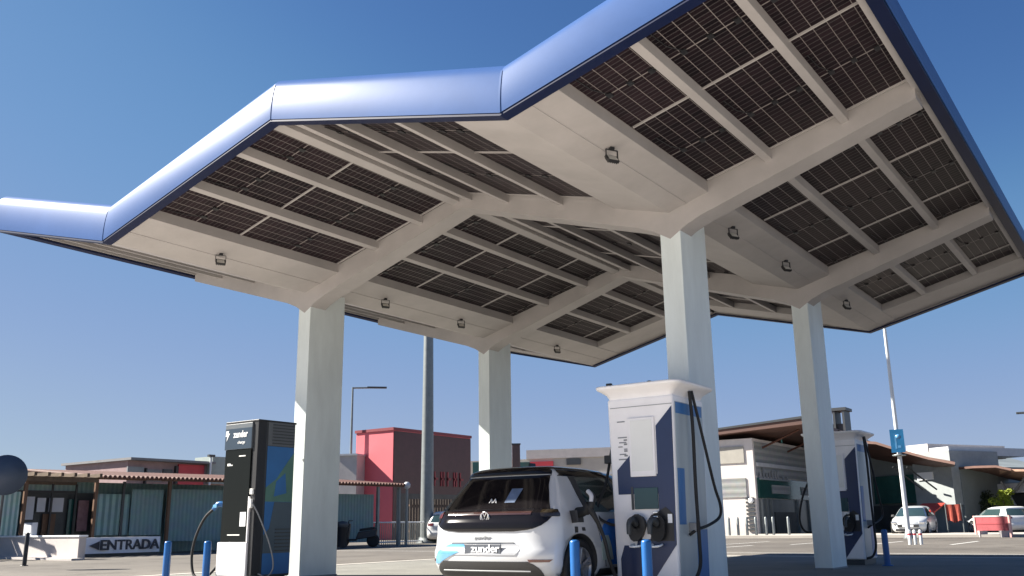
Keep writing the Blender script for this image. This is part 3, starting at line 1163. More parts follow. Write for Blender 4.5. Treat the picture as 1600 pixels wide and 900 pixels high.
class CarShape:
    """stack of plan outlines; the rear is at y = 0, front towards +y"""
    def __init__(s, rear, front, half, rr, rf, zl):
        s.rear, s.front, s.half, s.rr, s.rf, s.zl = rear, front, half, rr, rf, zl

    def outline(s, z, n=10, ns=14):
        y0, y1, w = lerp_tab(s.rear, z), lerp_tab(s.front, z), lerp_tab(s.half, z)
        rr, rf = lerp_tab(s.rr, z), lerp_tab(s.rf, z)
        bow = 0.07
        pts = []
        # rear edge from -x to +x (slightly bowed), then right side, front, left side
        def rearrow(x):
            t = abs(x)/w
            return y0+bow*t*t+s._corner(t, w, rr)
        xs = [-w*math.cos(math.pi*k/(2*n)) for k in range(n)] + [w*math.sin(math.pi*k/(2*n)) for k in range(n+1)]
        for x in xs:
            pts.append((x, rearrow(x)))
        ye = rearrow(w)
        yf = y1-rf
        for k in range(1, ns+1):
            t = k/ns
            y = ye+(yf-ye)*t
            pts.append((w-s._taper(y, ye, yf), y))
        for k in range(1, n+1):
            a = math.pi/2*k/n
            wx = w-s._taper(yf, ye, yf)
            pts.append((wx*math.cos(a)**0.7 if k < n else 0, yf+rf*math.sin(a)))
        m_ = [(-x, y) for x, y in pts[len(xs):-1]][::-1]
        return pts+m_

    def _corner(s, t, w, rr):
        e = max(0, (t-(1-rr/w))/(rr/w))
        return rr*(1-math.sqrt(max(0, 1-e*e)))*0.75

    def _taper(s, y, ye, yf):
        t = (y-ye)/(yf-ye)
        return 0.06*max(0, t-0.6)**2/0.16+0.02*max(0, 0.2-t)/0.2

    def rear_y(s, x, z):
        y0, w, rr = lerp_tab(s.rear, z), lerp_tab(s.half, z), lerp_tab(s.rr, z)
        t = min(1, abs(x)/w)
        return y0+0.07*t*t+s._corner(t, w, rr)

    def side_x(s, y, z):
        y0, w, rr = lerp_tab(s.rear, z), lerp_tab(s.half, z), lerp_tab(s.rr, z)
        ye = y0+0.07+rr*0.75
        yf = lerp_tab(s.front, z)-lerp_tab(s.rf, z)
        if y >= ye:
            return w-s._taper(y, ye, yf)
        # inside the rounded corner: invert numerically
        lo, hi = 0.0, w
        for _ in range(30):
            mid_ = (lo+hi)/2
            if s.rear_y(mid_, z) < y:
                lo = mid_
            else:
                hi = mid_
        return lo

    def body(s, mt):
        g = MB()
        rows = [[(x, y, z) for x, y in s.outline(z)] for z in s.zl]
        n = len(rows[0])
        vs = [p for r_ in rows for p in r_]
        fs = [(i*n+k, i*n+(k+1) % n, (i+1)*n+(k+1) % n, (i+1)*n+k) for i in range(len(rows)-1) for k in range(n)]
        g.add(vs, fs, mt, True)
        g.add(rows[0], [tuple(range(n-1, -1, -1))], mt)
        top = rows[-1]
        cx = sum(p[0] for p in top)/n
        cy = sum(p[1] for p in top)/n
        g.add(top+[(cx, cy, top[0][2]+0.012)], [(k, (k+1) % n, n) for k in range(n)], mt, True)
        return g

    def rear_patch(s, rows, off, nz=10, nx=18, mb=None):
        """rows: list of (z, xleft, xright) bottom to top"""
        g = mb or MB()
        z0, z1 = rows[0][0], rows[-1][0]
        L_ = [(r_[0], r_[1]) for r_ in rows]
        R_ = [(r_[0], r_[2]) for r_ in rows]
        grid = []
        for i in range(nz+1):
            z = z0+(z1-z0)*i/nz
            a, b_ = lerp_tab(L_, z), lerp_tab(R_, z)
            grid.append([(a+(b_-a)*k/nx, z) for k in range(nx+1)])
        def P(x, z, o_):
            e = 0.004
            gx = (s.rear_y(x+e, z)-s.rear_y(x-e, z))/(2*e)
            gx = max(-2.5, min(2.5, gx))
            gz = (s.rear_y(x, z+e)-s.rear_y(x, z-e))/(2*e)
            n_ = Vector((gx, -1, gz)).normalized()
            return Vector((x, s.rear_y(x, z), z))+n_*o_
        s._emit(g, grid, P, off, False)
        return g

    def side_patch(s, rows, off, sign=1, nz=8, ny=14, mb=None):
        """rows: (z, ynear, yfar)"""
        g = mb or MB()
        z0, z1 = rows[0][0], rows[-1][0]
        A_ = [(r_[0], r_[1]) for r_ in rows]
        B_ = [(r_[0], r_[2]) for r_ in rows]
        grid = []
        for i in range(nz+1):
            z = z0+(z1-z0)*i/nz
            a, b_ = lerp_tab(A_, z), lerp_tab(B_, z)
            grid.append([(a+(b_-a)*k/ny, z) for k in range(ny+1)])
        def P(y, z, o_):
            e = 0.006
            gz = (s.side_x(y, z+e)-s.side_x(y, z-e))/(2*e)
            gy = max(-3, min(3, (s.side_x(y+e, z)-s.side_x(y-e, z))/(2*e)))
            n_ = Vector((1, -gy, -gz)).normalized()
            p = Vector((s.side_x(y, z), y, z))+n_*o_
            return Vector((p.x*sign, p.y, p.z))
        s._emit(g, grid, P, off, sign < 0)
        return g

    def _emit(s, g, grid, P, off, flip):
        nz, nx = len(grid)-1, len(grid[0])-1
        vs = [P(a, z, off) for r_ in grid for a, z in r_]
        n = nx+1
        fs = [(i*n+k, i*n+k+1, (i+1)*n+k+1, (i+1)*n+k) for i in range(nz) for k in range(nx)]
        if flip:
            fs = [f[::-1] for f in fs]
        g.add(vs, fs, None, True)
        ring = [(0, k) for k in range(nx)]+[(i, nx) for i in range(nz)]+[(nz, k) for k in range(nx, 0, -1)]+[(i, 0) for i in range(nz, 0, -1)]
        a = [P(*grid[i][k], off) for i, k in ring]
        b_ = [P(*grid[i][k], -0.01) for i, k in ring]
        m_ = len(ring)
        fs = [((i+1) % m_, i, i+m_, (i+1) % m_+m_) for i in range(m_)]
        if flip:
            fs = [f[::-1] for f in fs]
        g.add(a+b_, fs)


def hatch_shape(L=4.22, H=1.565):
    k = H/1.565
    zl = [0.20, 0.24, 0.30, 0.38, 0.46, 0.52, 0.56, 0.60, 0.66, 0.74, 0.82, 0.88, 0.92, 0.96, 1.00, 1.06, 1.12, 1.20, 1.28, 1.36, 1.42, 1.46, 1.50, 1.53, 1.55, 1.562]
    zl = [z*k for z in zl]
    rear = [(0.20, 0.16), (0.26, 0.08), (0.32, 0.04), (0.40, 0.01), (0.50, 0.0), (0.54, 0.005), (0.58, 0.035), (0.74, 0.055), (0.80, 0.05), (0.86, 0.055), (0.92, 0.085), (0.97, 0.10), (1.02, 0.15), (1.20, 0.29), (1.36, 0.42), (1.42, 0.465), (1.455, 0.455), (1.49, 0.46), (1.53, 0.54), (1.55, 0.62), (1.562, 0.85)]
    front = [(0.20, L-0.12), (0.40, L), (0.60, L-0.02), (0.75, L-0.08), (0.86, L-0.25), (0.93, L-0.65), (0.98, L-0.95), (1.06, L-1.10), (1.20, L-1.32), (1.36, L-1.60), (1.46, L-1.85), (1.53, L-2.15), (1.562, L-2.55)]
    half = [(0.20, 0.80), (0.26, 0.865), (0.34, 0.888), (0.46, 0.897), (0.60, 0.902), (0.78, 0.90), (0.90, 0.888), (0.98, 0.865), (1.05, 0.835), (1.20, 0.765), (1.36, 0.685), (1.46, 0.625), (1.50, 0.59), (1.53, 0.54), (1.55, 0.47), (1.562, 0.36)]
    rr = [(0.20, 0.3), (0.5, 0.30), (0.9, 0.30), (1.0, 0.24), (1.4, 0.15), (1.5, 0.12), (1.562, 0.1)]
    rf = [(0.20, 0.5), (0.8, 0.6), (1.0, 0.5), (1.4, 0.3), (1.562, 0.2)]
    sc_ = lambda t: [(a*k, b_) for a, b_ in t]
    return CarShape(sc_(rear), sc_(front), sc_(half), sc_(rr), sc_(rf), zl)


def wheel(parent, x, y, r, sign, w_=0.215, detail=True):
    g = MB()
    prof = [(r*0.66, 0.0), (r*0.70, w_/2*1.0), (r*0.93, w_/2*1.02), (r*0.985, w_/2*0.86), (r, w_/2*0.55), (r, -w_/2*0.55), (r*0.985, -w_/2*0.86), (r*0.9, -w_/2), (0.0, -w_/2)]
    g.lathe([(a, b_*sign) for a, b_ in prof][::sign], (x, y, r), 'X', None, 40)
    t = g.build('wheel', RUBBER, parent)
    g = MB()
    xo = x+sign*w_*0.36
    g.lathe([(r*0.70, -0.02*sign), (r*0.70, 0.035*sign), (r*0.66, 0.035*sign), (r*0.64, -0.01*sign)][::sign], (xo, y, r), 'X', ALLOY, 40)
    g.lathe([(0.0, 0.0), (r*0.66, 0.0)][::-sign], (xo-sign*0.02, y, r), 'X', BLACK, 30)
    for k in range(5):
        a = 2*math.pi*k/5+0.3
        c, s_ = math.cos(a), math.sin(a)
        for da in (-0.13, 0.13):
            c2, s2 = math.cos(a+da), math.sin(a+da)
            p0 = Vector((xo+sign*0.015, y+c*0.05, r+s_*0.05))
            p1 = Vector((xo+sign*0.022, y+c2*r*0.67, r+s2*r*0.67))
            g.tube([p0, p1], 0.022, ALLOY, 6)
    g.lathe([(0.06, 0.0), (0.055, 0.03*sign), (0.0, 0.035*sign)][::sign], (xo, y, r), 'X', ALLOY, 16)
    g.build('rim', None, t)
    return t


def cut_arches(body_o, spots, r, xin=0.50):
    dg = bpy.context.evaluated_depsgraph_get()
    g = MB()
    cutters = []
    for i, (y, zc) in enumerate(spots):
        for s in (1, -1):
            c = MB()
            c.lathe([(r, xin*s), (r, 1.2*s)][::s], (0, y, zc), 'X', CARP, 40)
            co = c.build('arch_cutter')
            co.location = body_o.location
            cutters.append(co)
    for co in cutters:
        md = body_o.modifiers.new('cut', 'BOOLEAN')
        md.operation = 'DIFFERENCE'
        md.object = co
        md.solver = 'EXACT'
        try:
            md.material_mode = 'TRANSFER'
        except Exception:
            pass
    bpy.context.view_layer.update()
    dg = bpy.context.evaluated_depsgraph_get()
    me = bpy.data.meshes.new_from_object(body_o.evaluated_get(dg))
    body_o.modifiers.clear()
    old = body_o.data
    body_o.data = me
    for co in cutters:
        bpy.data.objects.remove(co)
    return me


def make_hatch():
    X0, Y0 = -6.62, 8.78
    root = empty('parked_car', (X0, Y0, 0.0), 0, 'white electric hatchback with black tailgate and blue wrap patches, charging beside the tall white charger', 'car')
    root.scale = (1, 1, 0.955)
    S = hatch_shape()
    bo = S.body(CARW).build('body')
    WR = 0.335
    cut_arches(bo, [(0.70, 0.345), (3.44, 0.345)], 0.385)
    bo.parent = root
    for y in (0.70, 3.44):
        for s in (1, -1):
            wheel(root, s*0.785, y, WR, s)
    # black lower diffuser
    g = S.rear_patch([(0.215, -0.72, 0.72), (0.30, -0.74, 0.74), (0.37, -0.70, 0.70), (0.42, -0.60, 0.60)], 0.006, 6, 24)
    g.build('diffuser', CARP, root)
    g = MB()
    g.tube([S_ for S_ in [Vector((x, S.rear_y(x, 0.31)-0.010, 0.31)) for x in [-0.62+1.24*k/16 for k in range(17)]]], 0.010, None, 8)
    g.build('diffuser_lip', GREY, root)
    # small reflector slots in the bumper
    for s in (1, -1):
        g = S.rear_patch([(0.415, min(s*0.62, s*0.82), max(s*0.62, s*0.82)), (0.445, min(s*0.60, s*0.85), max(s*0.60, s*0.85))], 0.006, 2, 8)
        g.build('rear_reflector', TAIL, root)
    # black tailgate below the window (sits on the shoulder like a smile)
    rows = [(0.765, -0.40, 0.40), (0.775, -0.54, 0.54), (0.795, -0.65, 0.65), (0.83, -0.735, 0.735), (0.88, -0.79, 0.79), (0.94, -0.82, 0.82), (0.985, -0.82, 0.82), (1.02, -0.80, 0.80)]
    g = S.rear_patch(rows, 0.007, 16, 30)
    tg = g.build('tailgate', CARB, root)
    g = S.rear_patch([(1.024, -0.775, 0.775), (1.10, -0.735, 0.735), (1.20, -0.69, 0.69), (1.30, -0.64, 0.64), (1.435, -0.595, 0.595)], 0.008, 14, 26)
    rw = g.build('rear_window', CARB, root)
    # rear spoiler in black at the roof edge and the black roof
    g = S.rear_patch([(1.445, -0.605, 0.605), (1.46, -0.605, 0.605), (1.485, -0.59, 0.59), (1.51, -0.555, 0.555)], 0.008, 6, 20)
    g.build('spoiler', CARB, root)
    g = MB()
    zz = [1.512, 1.53, 1.55, 1.562]
    rows = []
    for z in zz:
        rows.append([(x*0.985 if i else x*0.985, y, z+0.006) for i, (x, y) in enumerate(S.outline(z))])
    n = len(rows[0])
    vs = [p for r_ in rows for p in r_]
    vs = [(x*1.012/0.985, y, z) for x, y, z in vs]
    g.add(vs, [(i*n+k, i*n+(k+1) % n, (i+1)*n+(k+1) % n, (i+1)*n+k) for i in range(3) for k in range(n)], None, True)
    top = vs[-n:]
    cy = sum(p[1] for p in top)/n
    g.add(top+[(0, cy, 1.582)], [(k, (k+1) % n, n) for k in range(n)], None, True)
    g.build('roof', CARB, root)
    # shark fin aerial
    g = MB()
    g.prism_y([(-0.02, 1.56), (0.02, 1.56), (0.008, 1.63), (-0.008, 1.63)], 1.0, 1.12)
    g.build('aerial', CARB, root)
    # light bar and lamps
    g = S.rear_patch([(0.955, -0.60, 0.60), (0.99, -0.60, 0.60)], 0.013, 3, 24)
    g.build('light_bar', mat('smoked_bar', (0.045, 0.022, 0.02), 0.1, coat=0.8), tg)
    g = S.rear_patch([(0.973, -0.60, -0.20), (0.979, -0.60, -0.20)], 0.017, 2, 14)
    g.build('light_strip', CHROME, tg)
    for s in (1, -1):
        g = S.rear_patch([(0.93, min(s*0.72, s*0.868), max(s*0.72, s*0.868)), (0.965, min(s*0.70, s*0.862), max(s*0.70, s*0.862)), (1.008, min(s*0.71, s*0.835), max(s*0.71, s*0.835))], 0.014, 6, 12)
        g.build('tail_light', TAILY if s > 0 else TAIL, root)
    # emblem on the tailgate: ring with letters, and a white zigzag on the glass
    ex, ez = -0.02, 0.935
    ey = S.rear_y(ex, ez)-0.014
    g = MB()
    ring = [(ex+0.062*math.cos(a), ey, ez+0.062*math.sin(a)) for a in [2*math.pi*k/28 for k in range(29)]]
    g.tube(ring, 0.0055, None, 6, cap=False)
    def stroke(pts, r_=0.0065):
        g.tube([(ex+a, ey, ez+b_) for a, b_ in pts], r_, None, 6)
    stroke([(-0.026, 0.056), (0.0, 0.006), (0.026, 0.056)])
    stroke([(-0.050, 0.034), (-0.026, -0.054), (0.0, -0.002), (0.026, -0.054), (0.050, 0.034)])
    g.build('emblem', CHROME, tg)
    wx, wz = 0.00, 1.125
    wy = S.rear_y(wx, wz)-0.012
    g = MB()
    for a in (-0.028, 0.028):
        g.tube([(wx+a-0.028, wy-0.012, wz-0.035), (wx+a, wy+0.012, wz+0.03), (wx+a+0.028, wy-0.012, wz-0.035)], 0.008, None, 6)
    g.build('window_zigzag', LETW, rw)
    # sun visor paper / pale object seen behind the glass
    g = S.rear_patch([(1.10, 0.17, 0.31), (1.27, 0.19, 0.34)], 0.010, 4, 5)
    g.build('window_label', mat('window_label_blue', (0.12, 0.17, 0.27), 0.3, var=0.3, scale=9), rw)
    # number plate area
    g = S.rear_patch([(0.495, -0.64, 0.44), (0.54, -0.68, 0.50), (0.615, -0.60, 0.46), (0.635, -0.46, 0.38)], 0.005, 5, 20)
    g.build('plate_recess', mat('recess_white', (0.36, 0.37, 0.39), 0.35), root)
    g = S.rear_patch([(0.632, -0.50, 0.42), (0.644, -0.48, 0.40)], 0.012, 2, 20)
    g.build('plate_shadow_lip', GREY, root)
    g = MB()
    py_ = S.rear_y(0.0, 0.56)-0.020
    g.box((-0.26, py_, 0.51), (0.26, py_+0.014, 0.62))
    pl = g.build('number_plate', PLATE, root, None, 0.004)
    text('zunder', 0.125, 'plate_text', LETW, pl, (0.04, py_-0.003, 0.567), extrude=0.003, sx=1.15, bold=0.002)
    text('zunder', 0.07, 'model_text', GREY, root, (-0.03, S.rear_y(0, 0.695)-0.006, 0.695), extrude=0.003, sx=1.25)
    # sky blue swoosh left of the plate
    g = S.rear_patch([(0.39, -0.76, -0.68), (0.47, -0.74, -0.52), (0.55, -0.68, -0.29), (0.605, -0.58, -0.28), (0.62, -0.50, -0.30)], 0.009, 8, 10)
    g.build('wrap_patch', WRAPS, root)
    # side glass, black pillars, white rear pillar wedge stays body colour
    for s in (1, -1):
        g = S.side_patch([(0.985, 1.02, 2.95), (1.10, 0.98, 2.72), (1.30, 0.96, 2.42), (1.42, 0.98, 2.22)], 0.006, s, 8, 20)
        sw = g.build('side_window', CARG, root)
        g = S.side_patch([(0.975, 0.90, 1.03), (1.20, 0.86, 0.97), (1.43, 0.86, 0.99)], 0.008, s, 6, 4)
        g.build('pillar_trim', CARP, sw)
        g = S.side_patch([(0.985, 1.86, 1.95), (1.20, 1.80, 1.89), (1.42, 1.76, 1.85)], 0.010, s, 6, 3)
        g.build('pillar_trim', CARP, sw)
        g = S.side_patch([(1.425, 0.55, 2.25), (1.50, 0.58, 2.10)], 0.007, s, 4, 20)
        g.build('roof_rail', CARB, root)
        g = S.side_patch([(0.205, 1.15, 3.0), (0.30, 1.15, 3.0)], 0.006, s, 3, 20)
        g.build('sill', CARP, root)
        g = S.side_patch([(0.32, 1.30, 1.308), (0.98, 1.02, 1.028)], 0.003, s, 10, 1)
        g.build('door_seam', CARP, root)
        # blue wrap over the doors
        g = S.side_patch([(0.34, 1.45, 3.0), (0.50, 1.22, 3.0), (0.70, 1.16, 3.0), (0.82, 1.22, 3.0), (0.90, 1.40, 3.0)], 0.005, s, 8, 16)
        wrp = g.build('wrap_patch', WRAPB, root)
        g = S.side_patch([(0.40, 1.20, 1.46), (0.58, 1.17, 1.40), (0.70, 1.20, 1.34)], 0.008, s, 5, 6)
        g.build('wrap_panel', WRAPG, wrp)
        g = S.side_patch([(0.80, 1.75, 1.98), (0.83, 1.75, 1.98)], 0.025, s, 2, 4)
        g.build('door_handle', CARP, root)
        # front and rear arch lips
    # charge flap open on the right rear wing, socket recess
    g = S.side_patch([(0.86, 0.62, 0.80), (1.00, 0.60, 0.80)], 0.006, 1, 4, 6)
    g.build('charge_port', CARP, root)
    g = MB()
    sx = S.side_x(0.58, 0.95)
    g.hexa([(sx+0.0, 0.56, 0.85), (sx+0.15, 0.47, 0.86), (sx+0.155, 0.482, 0.86), (sx+0.005, 0.575, 0.85), (sx-0.02, 0.56, 1.0), (sx+0.13, 0.47, 1.0), (sx+0.135, 0.482, 1.0), (sx-0.015, 0.575, 1.0)])
    g.build('charge_flap', CARP, root, None, 0.004)
    # stickers under the port
    g = S.side_patch([(0.74, 0.60, 0.66), (0.81, 0.60, 0.66)], 0.006, 1, 2, 3)
    g.build('sticker', CARP, root)
    g = S.side_patch([(0.76, 0.76, 0.82), (0.80, 0.75, 0.81)], 0.006, 1, 2, 3)
    g.build('sticker', CARP, root)
    return root, S, X0, Y0


car, CS, CX, CY = make_hatch()
# plug in the car's port and its cable back to the charger (parts of the charger)
px_ = CX+CS.side_x(0.70, 0.93)
py_ = CY+0.70
L3 = ch3.location
g = MB()
g.tube([Vector(p)-L3 for p in crom([(px_-0.0, py_, 0.93), (px_+0.10, py_-0.01, 0.95), (px_+0.17, py_-0.02, 1.02)], 6)], 0.062, None, 14, 0.045)
g.tube([Vector(p)-L3 for p in crom([(px_+0.12, py_-0.01, 0.93), (px_+0.19, py_-0.02, 1.0), (px_+0.20, py_+0.01, 1.11), (px_+0.12, py_+0.03, 1.16)], 6)], 0.04, None, 12, 0.036)
g.tube([Vector(p)-L3 for p in crom([(px_+0.17, py_-0.02, 0.98), (px_+0.22, py_-0.01, 0.90), (px_+0.25, py_+0.02, 0.82)], 6)], 0.042, None, 12, 0.024)
pg = g.build('connector', RUBBER, ch3)
g = MB()
g.tube([Vector(p)-L3 for p in crom([(px_+0.205, py_-0.035, 1.05), (px_+0.205, py_-0.025, 1.12), (px_+0.15, py_-0.01, 1.175)], 5)], 0.026, None, 8)
g.build('grip', SIGNG, pg)
bez_cable([(px_+0.25, py_+0.02, 0.83), (px_+0.30, py_+0.08, 0.62), (px_+0.32, py_+0.14, 0.40), (px_+0.36, py_+0.26, 0.16), (px_+0.46, py_+0.42, 0.06), (px_+0.40, py_+0.75, 0.20), (px_+0.20, py_+1.0, 0.55), (px_+0.05, py_+1.02, 0.85)][:6] +
          [(L3.x-0.48, L3.y+0.55, 0.12)], 0.022, 'charging_cable', RUBBER, ch3)
bez_cable([(L3.x-0.56, L3.y+0.25, 1.6), (L3.x-0.60, L3.y+0.16, 1.25), (L3.x-0.66, L3.y+0.06, 1.02), (L3.x-0.62, L3.y+0.0, 0.88), (L3.x-0.50, L3.y+0.04, 0.80), (L3.x-0.42, L3.y+0.1, 0.78)], 0.018, 'charging_cable', RUBBER, ch3)
g = MB()
g.box((-0.60, 0.15, 1.52), (-0.48, 0.25, 1.62))
g.build('cable_clip', BLACK, ch3, None, 0.01)

# ------------------------------------------------------------------ surroundings
class Face:
    """a facade line between two ground points given by picture column and distance; local x runs along it, local y away from the viewer"""
    def __init__(s, pa, da, pb, db):
        s.A, s.B = gpt(pa, da), gpt(pb, db)
        d = s.B-s.A
        s.len = d.length
        s.d = d.normalized()
        s.n = Vector((-s.d.y, s.d.x, 0))
        s.rz = math.atan2(s.d.y, s.d.x)

    def hit(s, px, py, v=0.0):
        r_ = ray(px, py)
        P0 = s.A+s.n*v
        t = (P0-O).dot(s.n)/r_.dot(s.n)
        p = O+r_*t
        return (p-s.A).dot(s.d), p.z

    def rect(s, x0, y0, x1, y1, v=0.0):
        """picture corners -> (u0,u1,z0,z1)"""
        cx, cy = (x0+x1)/2, (y0+y1)/2
        u0, u1 = s.hit(x0, cy, v)[0], s.hit(x1, cy, v)[0]
        z1, z0 = s.hit(cx, y0, v)[1], s.hit(cx, y1, v)[1]
        return u0, u1, max(0, z0), z1

    def root(s, name, label, cat, group=None):
        return empty(name, s.A, s.rz, label, cat, group)

    def bx(s, rect, v0, v1, name, mt, parent, bevel=0.0):
        u0, u1, z0, z1 = rect
        g = MB()
        g.box((u0, v0, z0), (u1, v1, z1))
        return g.build(name, mt, parent, None, bevel)


# --- terrace pavilion on the left
f = Face(-80, 34, 625, 42.5)
pv = f.root('terrace_pavilion', 'low teal terrace pavilion with a long terracotta tiled eave behind the entrance sign', 'building')
EZ = 2.50
LN = f.len
f.bx((-3, LN-4.6, 0, EZ), 1.6, 6.0, 'wall', TEALW, pv)
u140 = f.hit(140, 800)[0]
u255 = f.hit(255, 800)[0]
u30 = f.hit(28, 800)[0]
uE = f.hit(620, 770)[0]
# roof: tiled part with rolls, and the timber pergola part to the left
g = MB()
g.hexa([(u140, -0.55, EZ), (uE, -0.55, EZ), (uE, 6.3, EZ+0.55), (u140, 6.3, EZ+0.55), (u140, -0.55, EZ+0.07), (uE, -0.55, EZ+0.07), (uE, 6.3, EZ+0.62), (u140, 6.3, EZ+0.62)], WOOD)
k = u140
while k < uE:
    g.tube([(k, -0.62, EZ+0.09), (k, 6.3, EZ+0.64)], 0.062, TERRA, 8)
    k += 0.165
rf_ = g.build('roof', None, pv)
g = MB()
g.box((-3, -0.5, EZ-0.10), (u140, -0.38, EZ+0.06))
k = -3.0
while k < u140:
    g.box((k, -0.8, EZ+0.06), (k+0.09, 4.0, EZ+0.18))
    k += 0.42
g.box((-3, 1.3, EZ-0.12), (u140, 1.45, EZ+0.06))
g.build('pergola', mat('pergola_timber', (0.12, 0.08, 0.048), 0.7, var=0.4, scale=5), pv)
for pxx in (30, 140, 255, 440, 582, 615):
    u = f.hit(pxx, 800)[0]
    f.bx((u-0.05, u+0.05, 0, EZ), -0.42, -0.30, 'post', WOOD if pxx < 300 else STEEL, pv)
# fitted panels on the front
def fr(x0, y0, x1, y1, v, name, mt, par=None, th=0.06):
    return f.bx(f.rect(x0, y0, x1, y1, v), v-th, v, name, mt, par or pv)
fr(-20, 768, 27, 850, 1.0, 'curtain', CURTL)
fr(30, 770, 142, 850, 1.5, 'dark_bay', DARKW)
fr(36, 776, 52, 812, 1.35, 'window', SIGNG)
fr(57, 778, 70, 800, 1.35, 'window', SIGNG)
fr(76, 778, 98, 800, 1.35, 'window', SIGNG)
fr(64, 803, 84, 846, 1.35, 'door', WOOD)
fr(104, 780, 116, 846, 1.35, 'shutter', GREENG)
fr(120, 782, 136, 830, 1.35, 'poster', mat('poster_pink', (0.30, 0.17, 0.19), 0.6, var=0.4, scale=4))
for pxx in (33, 58, 100, 138):
    u = f.hit(pxx, 800)[0]
    f.bx((u-0.03, u+0.03, 0, EZ-0.1), 1.15, 1.22, 'window_frame', BLACK, pv)
u0_, u1_ = f.hit(33, 775)[0], f.hit(138, 775)[0]
f.bx((u0_, u1_, 2.10, 2.17), 1.14, 1.23, 'window_frame', BLACK, pv)
fr(146, 772, 200, 836, 0.6, 'curtain', CURT)
fr(203, 765, 252, 836, 0.6, 'curtain', TEALW)
fr(258, 765, 345, 845, 0.5, 'side_wall', TEALW)
fr(500, 772, 582, 848, 0.5, 'side_wall', TEALW)
u = f.hit(200, 800)[0]
f.bx((u-0.04, u+0.04, 0, EZ), 0.45, 0.53, 'window_frame', DARKG, pv)

# --- low white wall, entrance sign, small pieces
f2 = Face(-120, 40.5, 126, 30.2)
wl_ = f2.root('garden_wall', 'low white rendered wall left of the entrance sign', 'wall')
f2.bx((0, f2.len, 0, 0.64), 0.0, 0.22, 'wall', PLASTER, wl_, 0.01)
f2.bx((-0.02, f2.len+0.03, 0.64, 0.69), -0.03, 0.25, 'coping', LETW, wl_, 0.008)
f2.bx((0, f2.len+0.35, 0, 0.06), -0.35, -0.0, 'footing', PLASTER, wl_)
r_ = f2.rect(35, 819, 48, 838)
mb_ = f2.root('meter_box', 'small pale box standing on top of the low white wall', 'box')
f2.bx((r_[0], r_[1], 0.69, 1.08), 0.03, 0.2, 'housing', SIGNG, mb_, 0.01)
f2.bx((r_[0]+0.05, r_[1]-0.05, 0.76, 1.0), 0.02, 0.032, 'cover', LETW, mb_)
p = gpt(45, 26.2)
bp_ = empty('steel_post', p, 0, 'thin black post standing in front of the low white wall', 'post')
g = MB()
g.lathe([(0.05, 0), (0.05, 0.76), (0.03, 0.79), (0, 0.79)], (0, 0, 0), 'Z', None, 12)
g.build('shaft', BLACK, bp_)
g = MB()
g.lathe([(0.09, 0), (0.09, 0.015), (0.05, 0.02)], (0, 0, 0), 'Z', None, 12)
g.build('base_plate', BLACK, bp_)

f3 = Face(134, 33.0, 256, 34.2)
sg = f3.root('entrance_sign', 'long pale sign box on the ground reading ENTRADA with an arrow', 'sign')
n = 14
g = MB()
for k in range(n):
    a, b_ = k/n, (k+1)/n
    bow = lambda t: 0.16*(2*t-1)**2
    u0, u1 = a*f3.len, b_*f3.len
    g.add([(u0, bow(a), 0.10), (u1, bow(b_), 0.10), (u1, bow(b_), 0.60), (u0, bow(a), 0.60), (u0, 0.4, 0.10), (u1, 0.4, 0.10), (u1, 0.4, 0.60), (u0, 0.4, 0.60)],
          [(0, 1, 2, 3), (3, 2, 6, 7), (1, 0, 4, 5), (5, 4, 7, 6)] + ([(0, 3, 7, 4)] if k == 0 else []) + ([(2, 1, 5, 6)] if k == n-1 else []))
g.build('panel', mat('sign_pale', (0.86, 0.86, 0.90), 0.5, var=0.08), sg)
f3.bx((0.1, f3.len-0.1, 0, 0.10), 0.12, 0.38, 'plinth', DARKG, sg)
text('ENTRADA', 0.44, 'lettering', LETD, sg, (f3.len*0.575, 0.0, 0.345), extrude=0.03, sx=1.0, bold=0.008)
g = MB()
g.prism_y([(0.22, 0.345), (0.52, 0.21), (0.52, 0.48)], 0.03, 0.12)
g.build('arrow', LETD, sg)

# round sign at the left edge, seen from behind
p = gpt(-1, 24)
zc = zat(0, 742, 24)
rs = empty('round_sign', p, math.atan2(p.y, p.x)-math.pi/2, 'dark round traffic sign cut by the left edge of the picture', 'sign')
g = MB()
g.lathe([(0.0, -0.02), (0.44, -0.02), (0.45, 0.0), (0.44, 0.02), (0.0, 0.02)], (0, 0, zc), 'Y', None, 36)
g.build('disc', mat('sign_back', (0.03, 0.05, 0.09), 0.45), rs)
g = MB()
g.tube([(-0.0, 0.05, 0), (-0.0, 0.05, zc+0.2)], 0.03, None, 10)
g.build('pole', DARKG, rs)

# --- building with red bays behind the pavilion
f = Face(196, 58, 356, 62)
rb = f.root('roof_terrace_block', 'low grey and red block with dark window frames rising behind the tiled eave', 'building')
zt = zat(280, 720, 60)
f.bx((0, f.len, 0, zt-0.12), 0.3, 7, 'wall', mat('dull_pink', (0.30, 0.20, 0.20), 0.7, var=0.2), rb)
f.bx((-0.2, f.len*0.8, zt-0.118, zt+0.02), -0.3, 7.2, 'roof', ROOFG, rb)
f.bx(f.rect(202, 729, 228, 750), 0.2, 0.3, 'window', GREY, rb)
f.bx(f.rect(232, 733, 256, 752), 0.2, 0.3, 'window', ROOFG, rb)
f.bx(f.rect(258, 733, 272, 752), 0.2, 0.3, 'window', DARKG, rb)
f.bx(f.rect(281, 726, 321, 758), 0.15, 0.3, 'red_bay', RED, rb)
f.bx(f.rect(276, 728, 280, 756), 0.1, 0.3, 'window_frame', BLACK, rb)
f.bx(f.rect(229, 731, 231, 756), 0.1, 0.3, 'window_frame', BLACK, rb)
r_ = f.rect(328, 714, 352, 756)
f.bx(r_, -0.2, 1.6, 'stair_box', mat('grey_green', (0.30, 0.35, 0.33), 0.7), rb)
u, z = f.hit(324, 711)
g = MB()
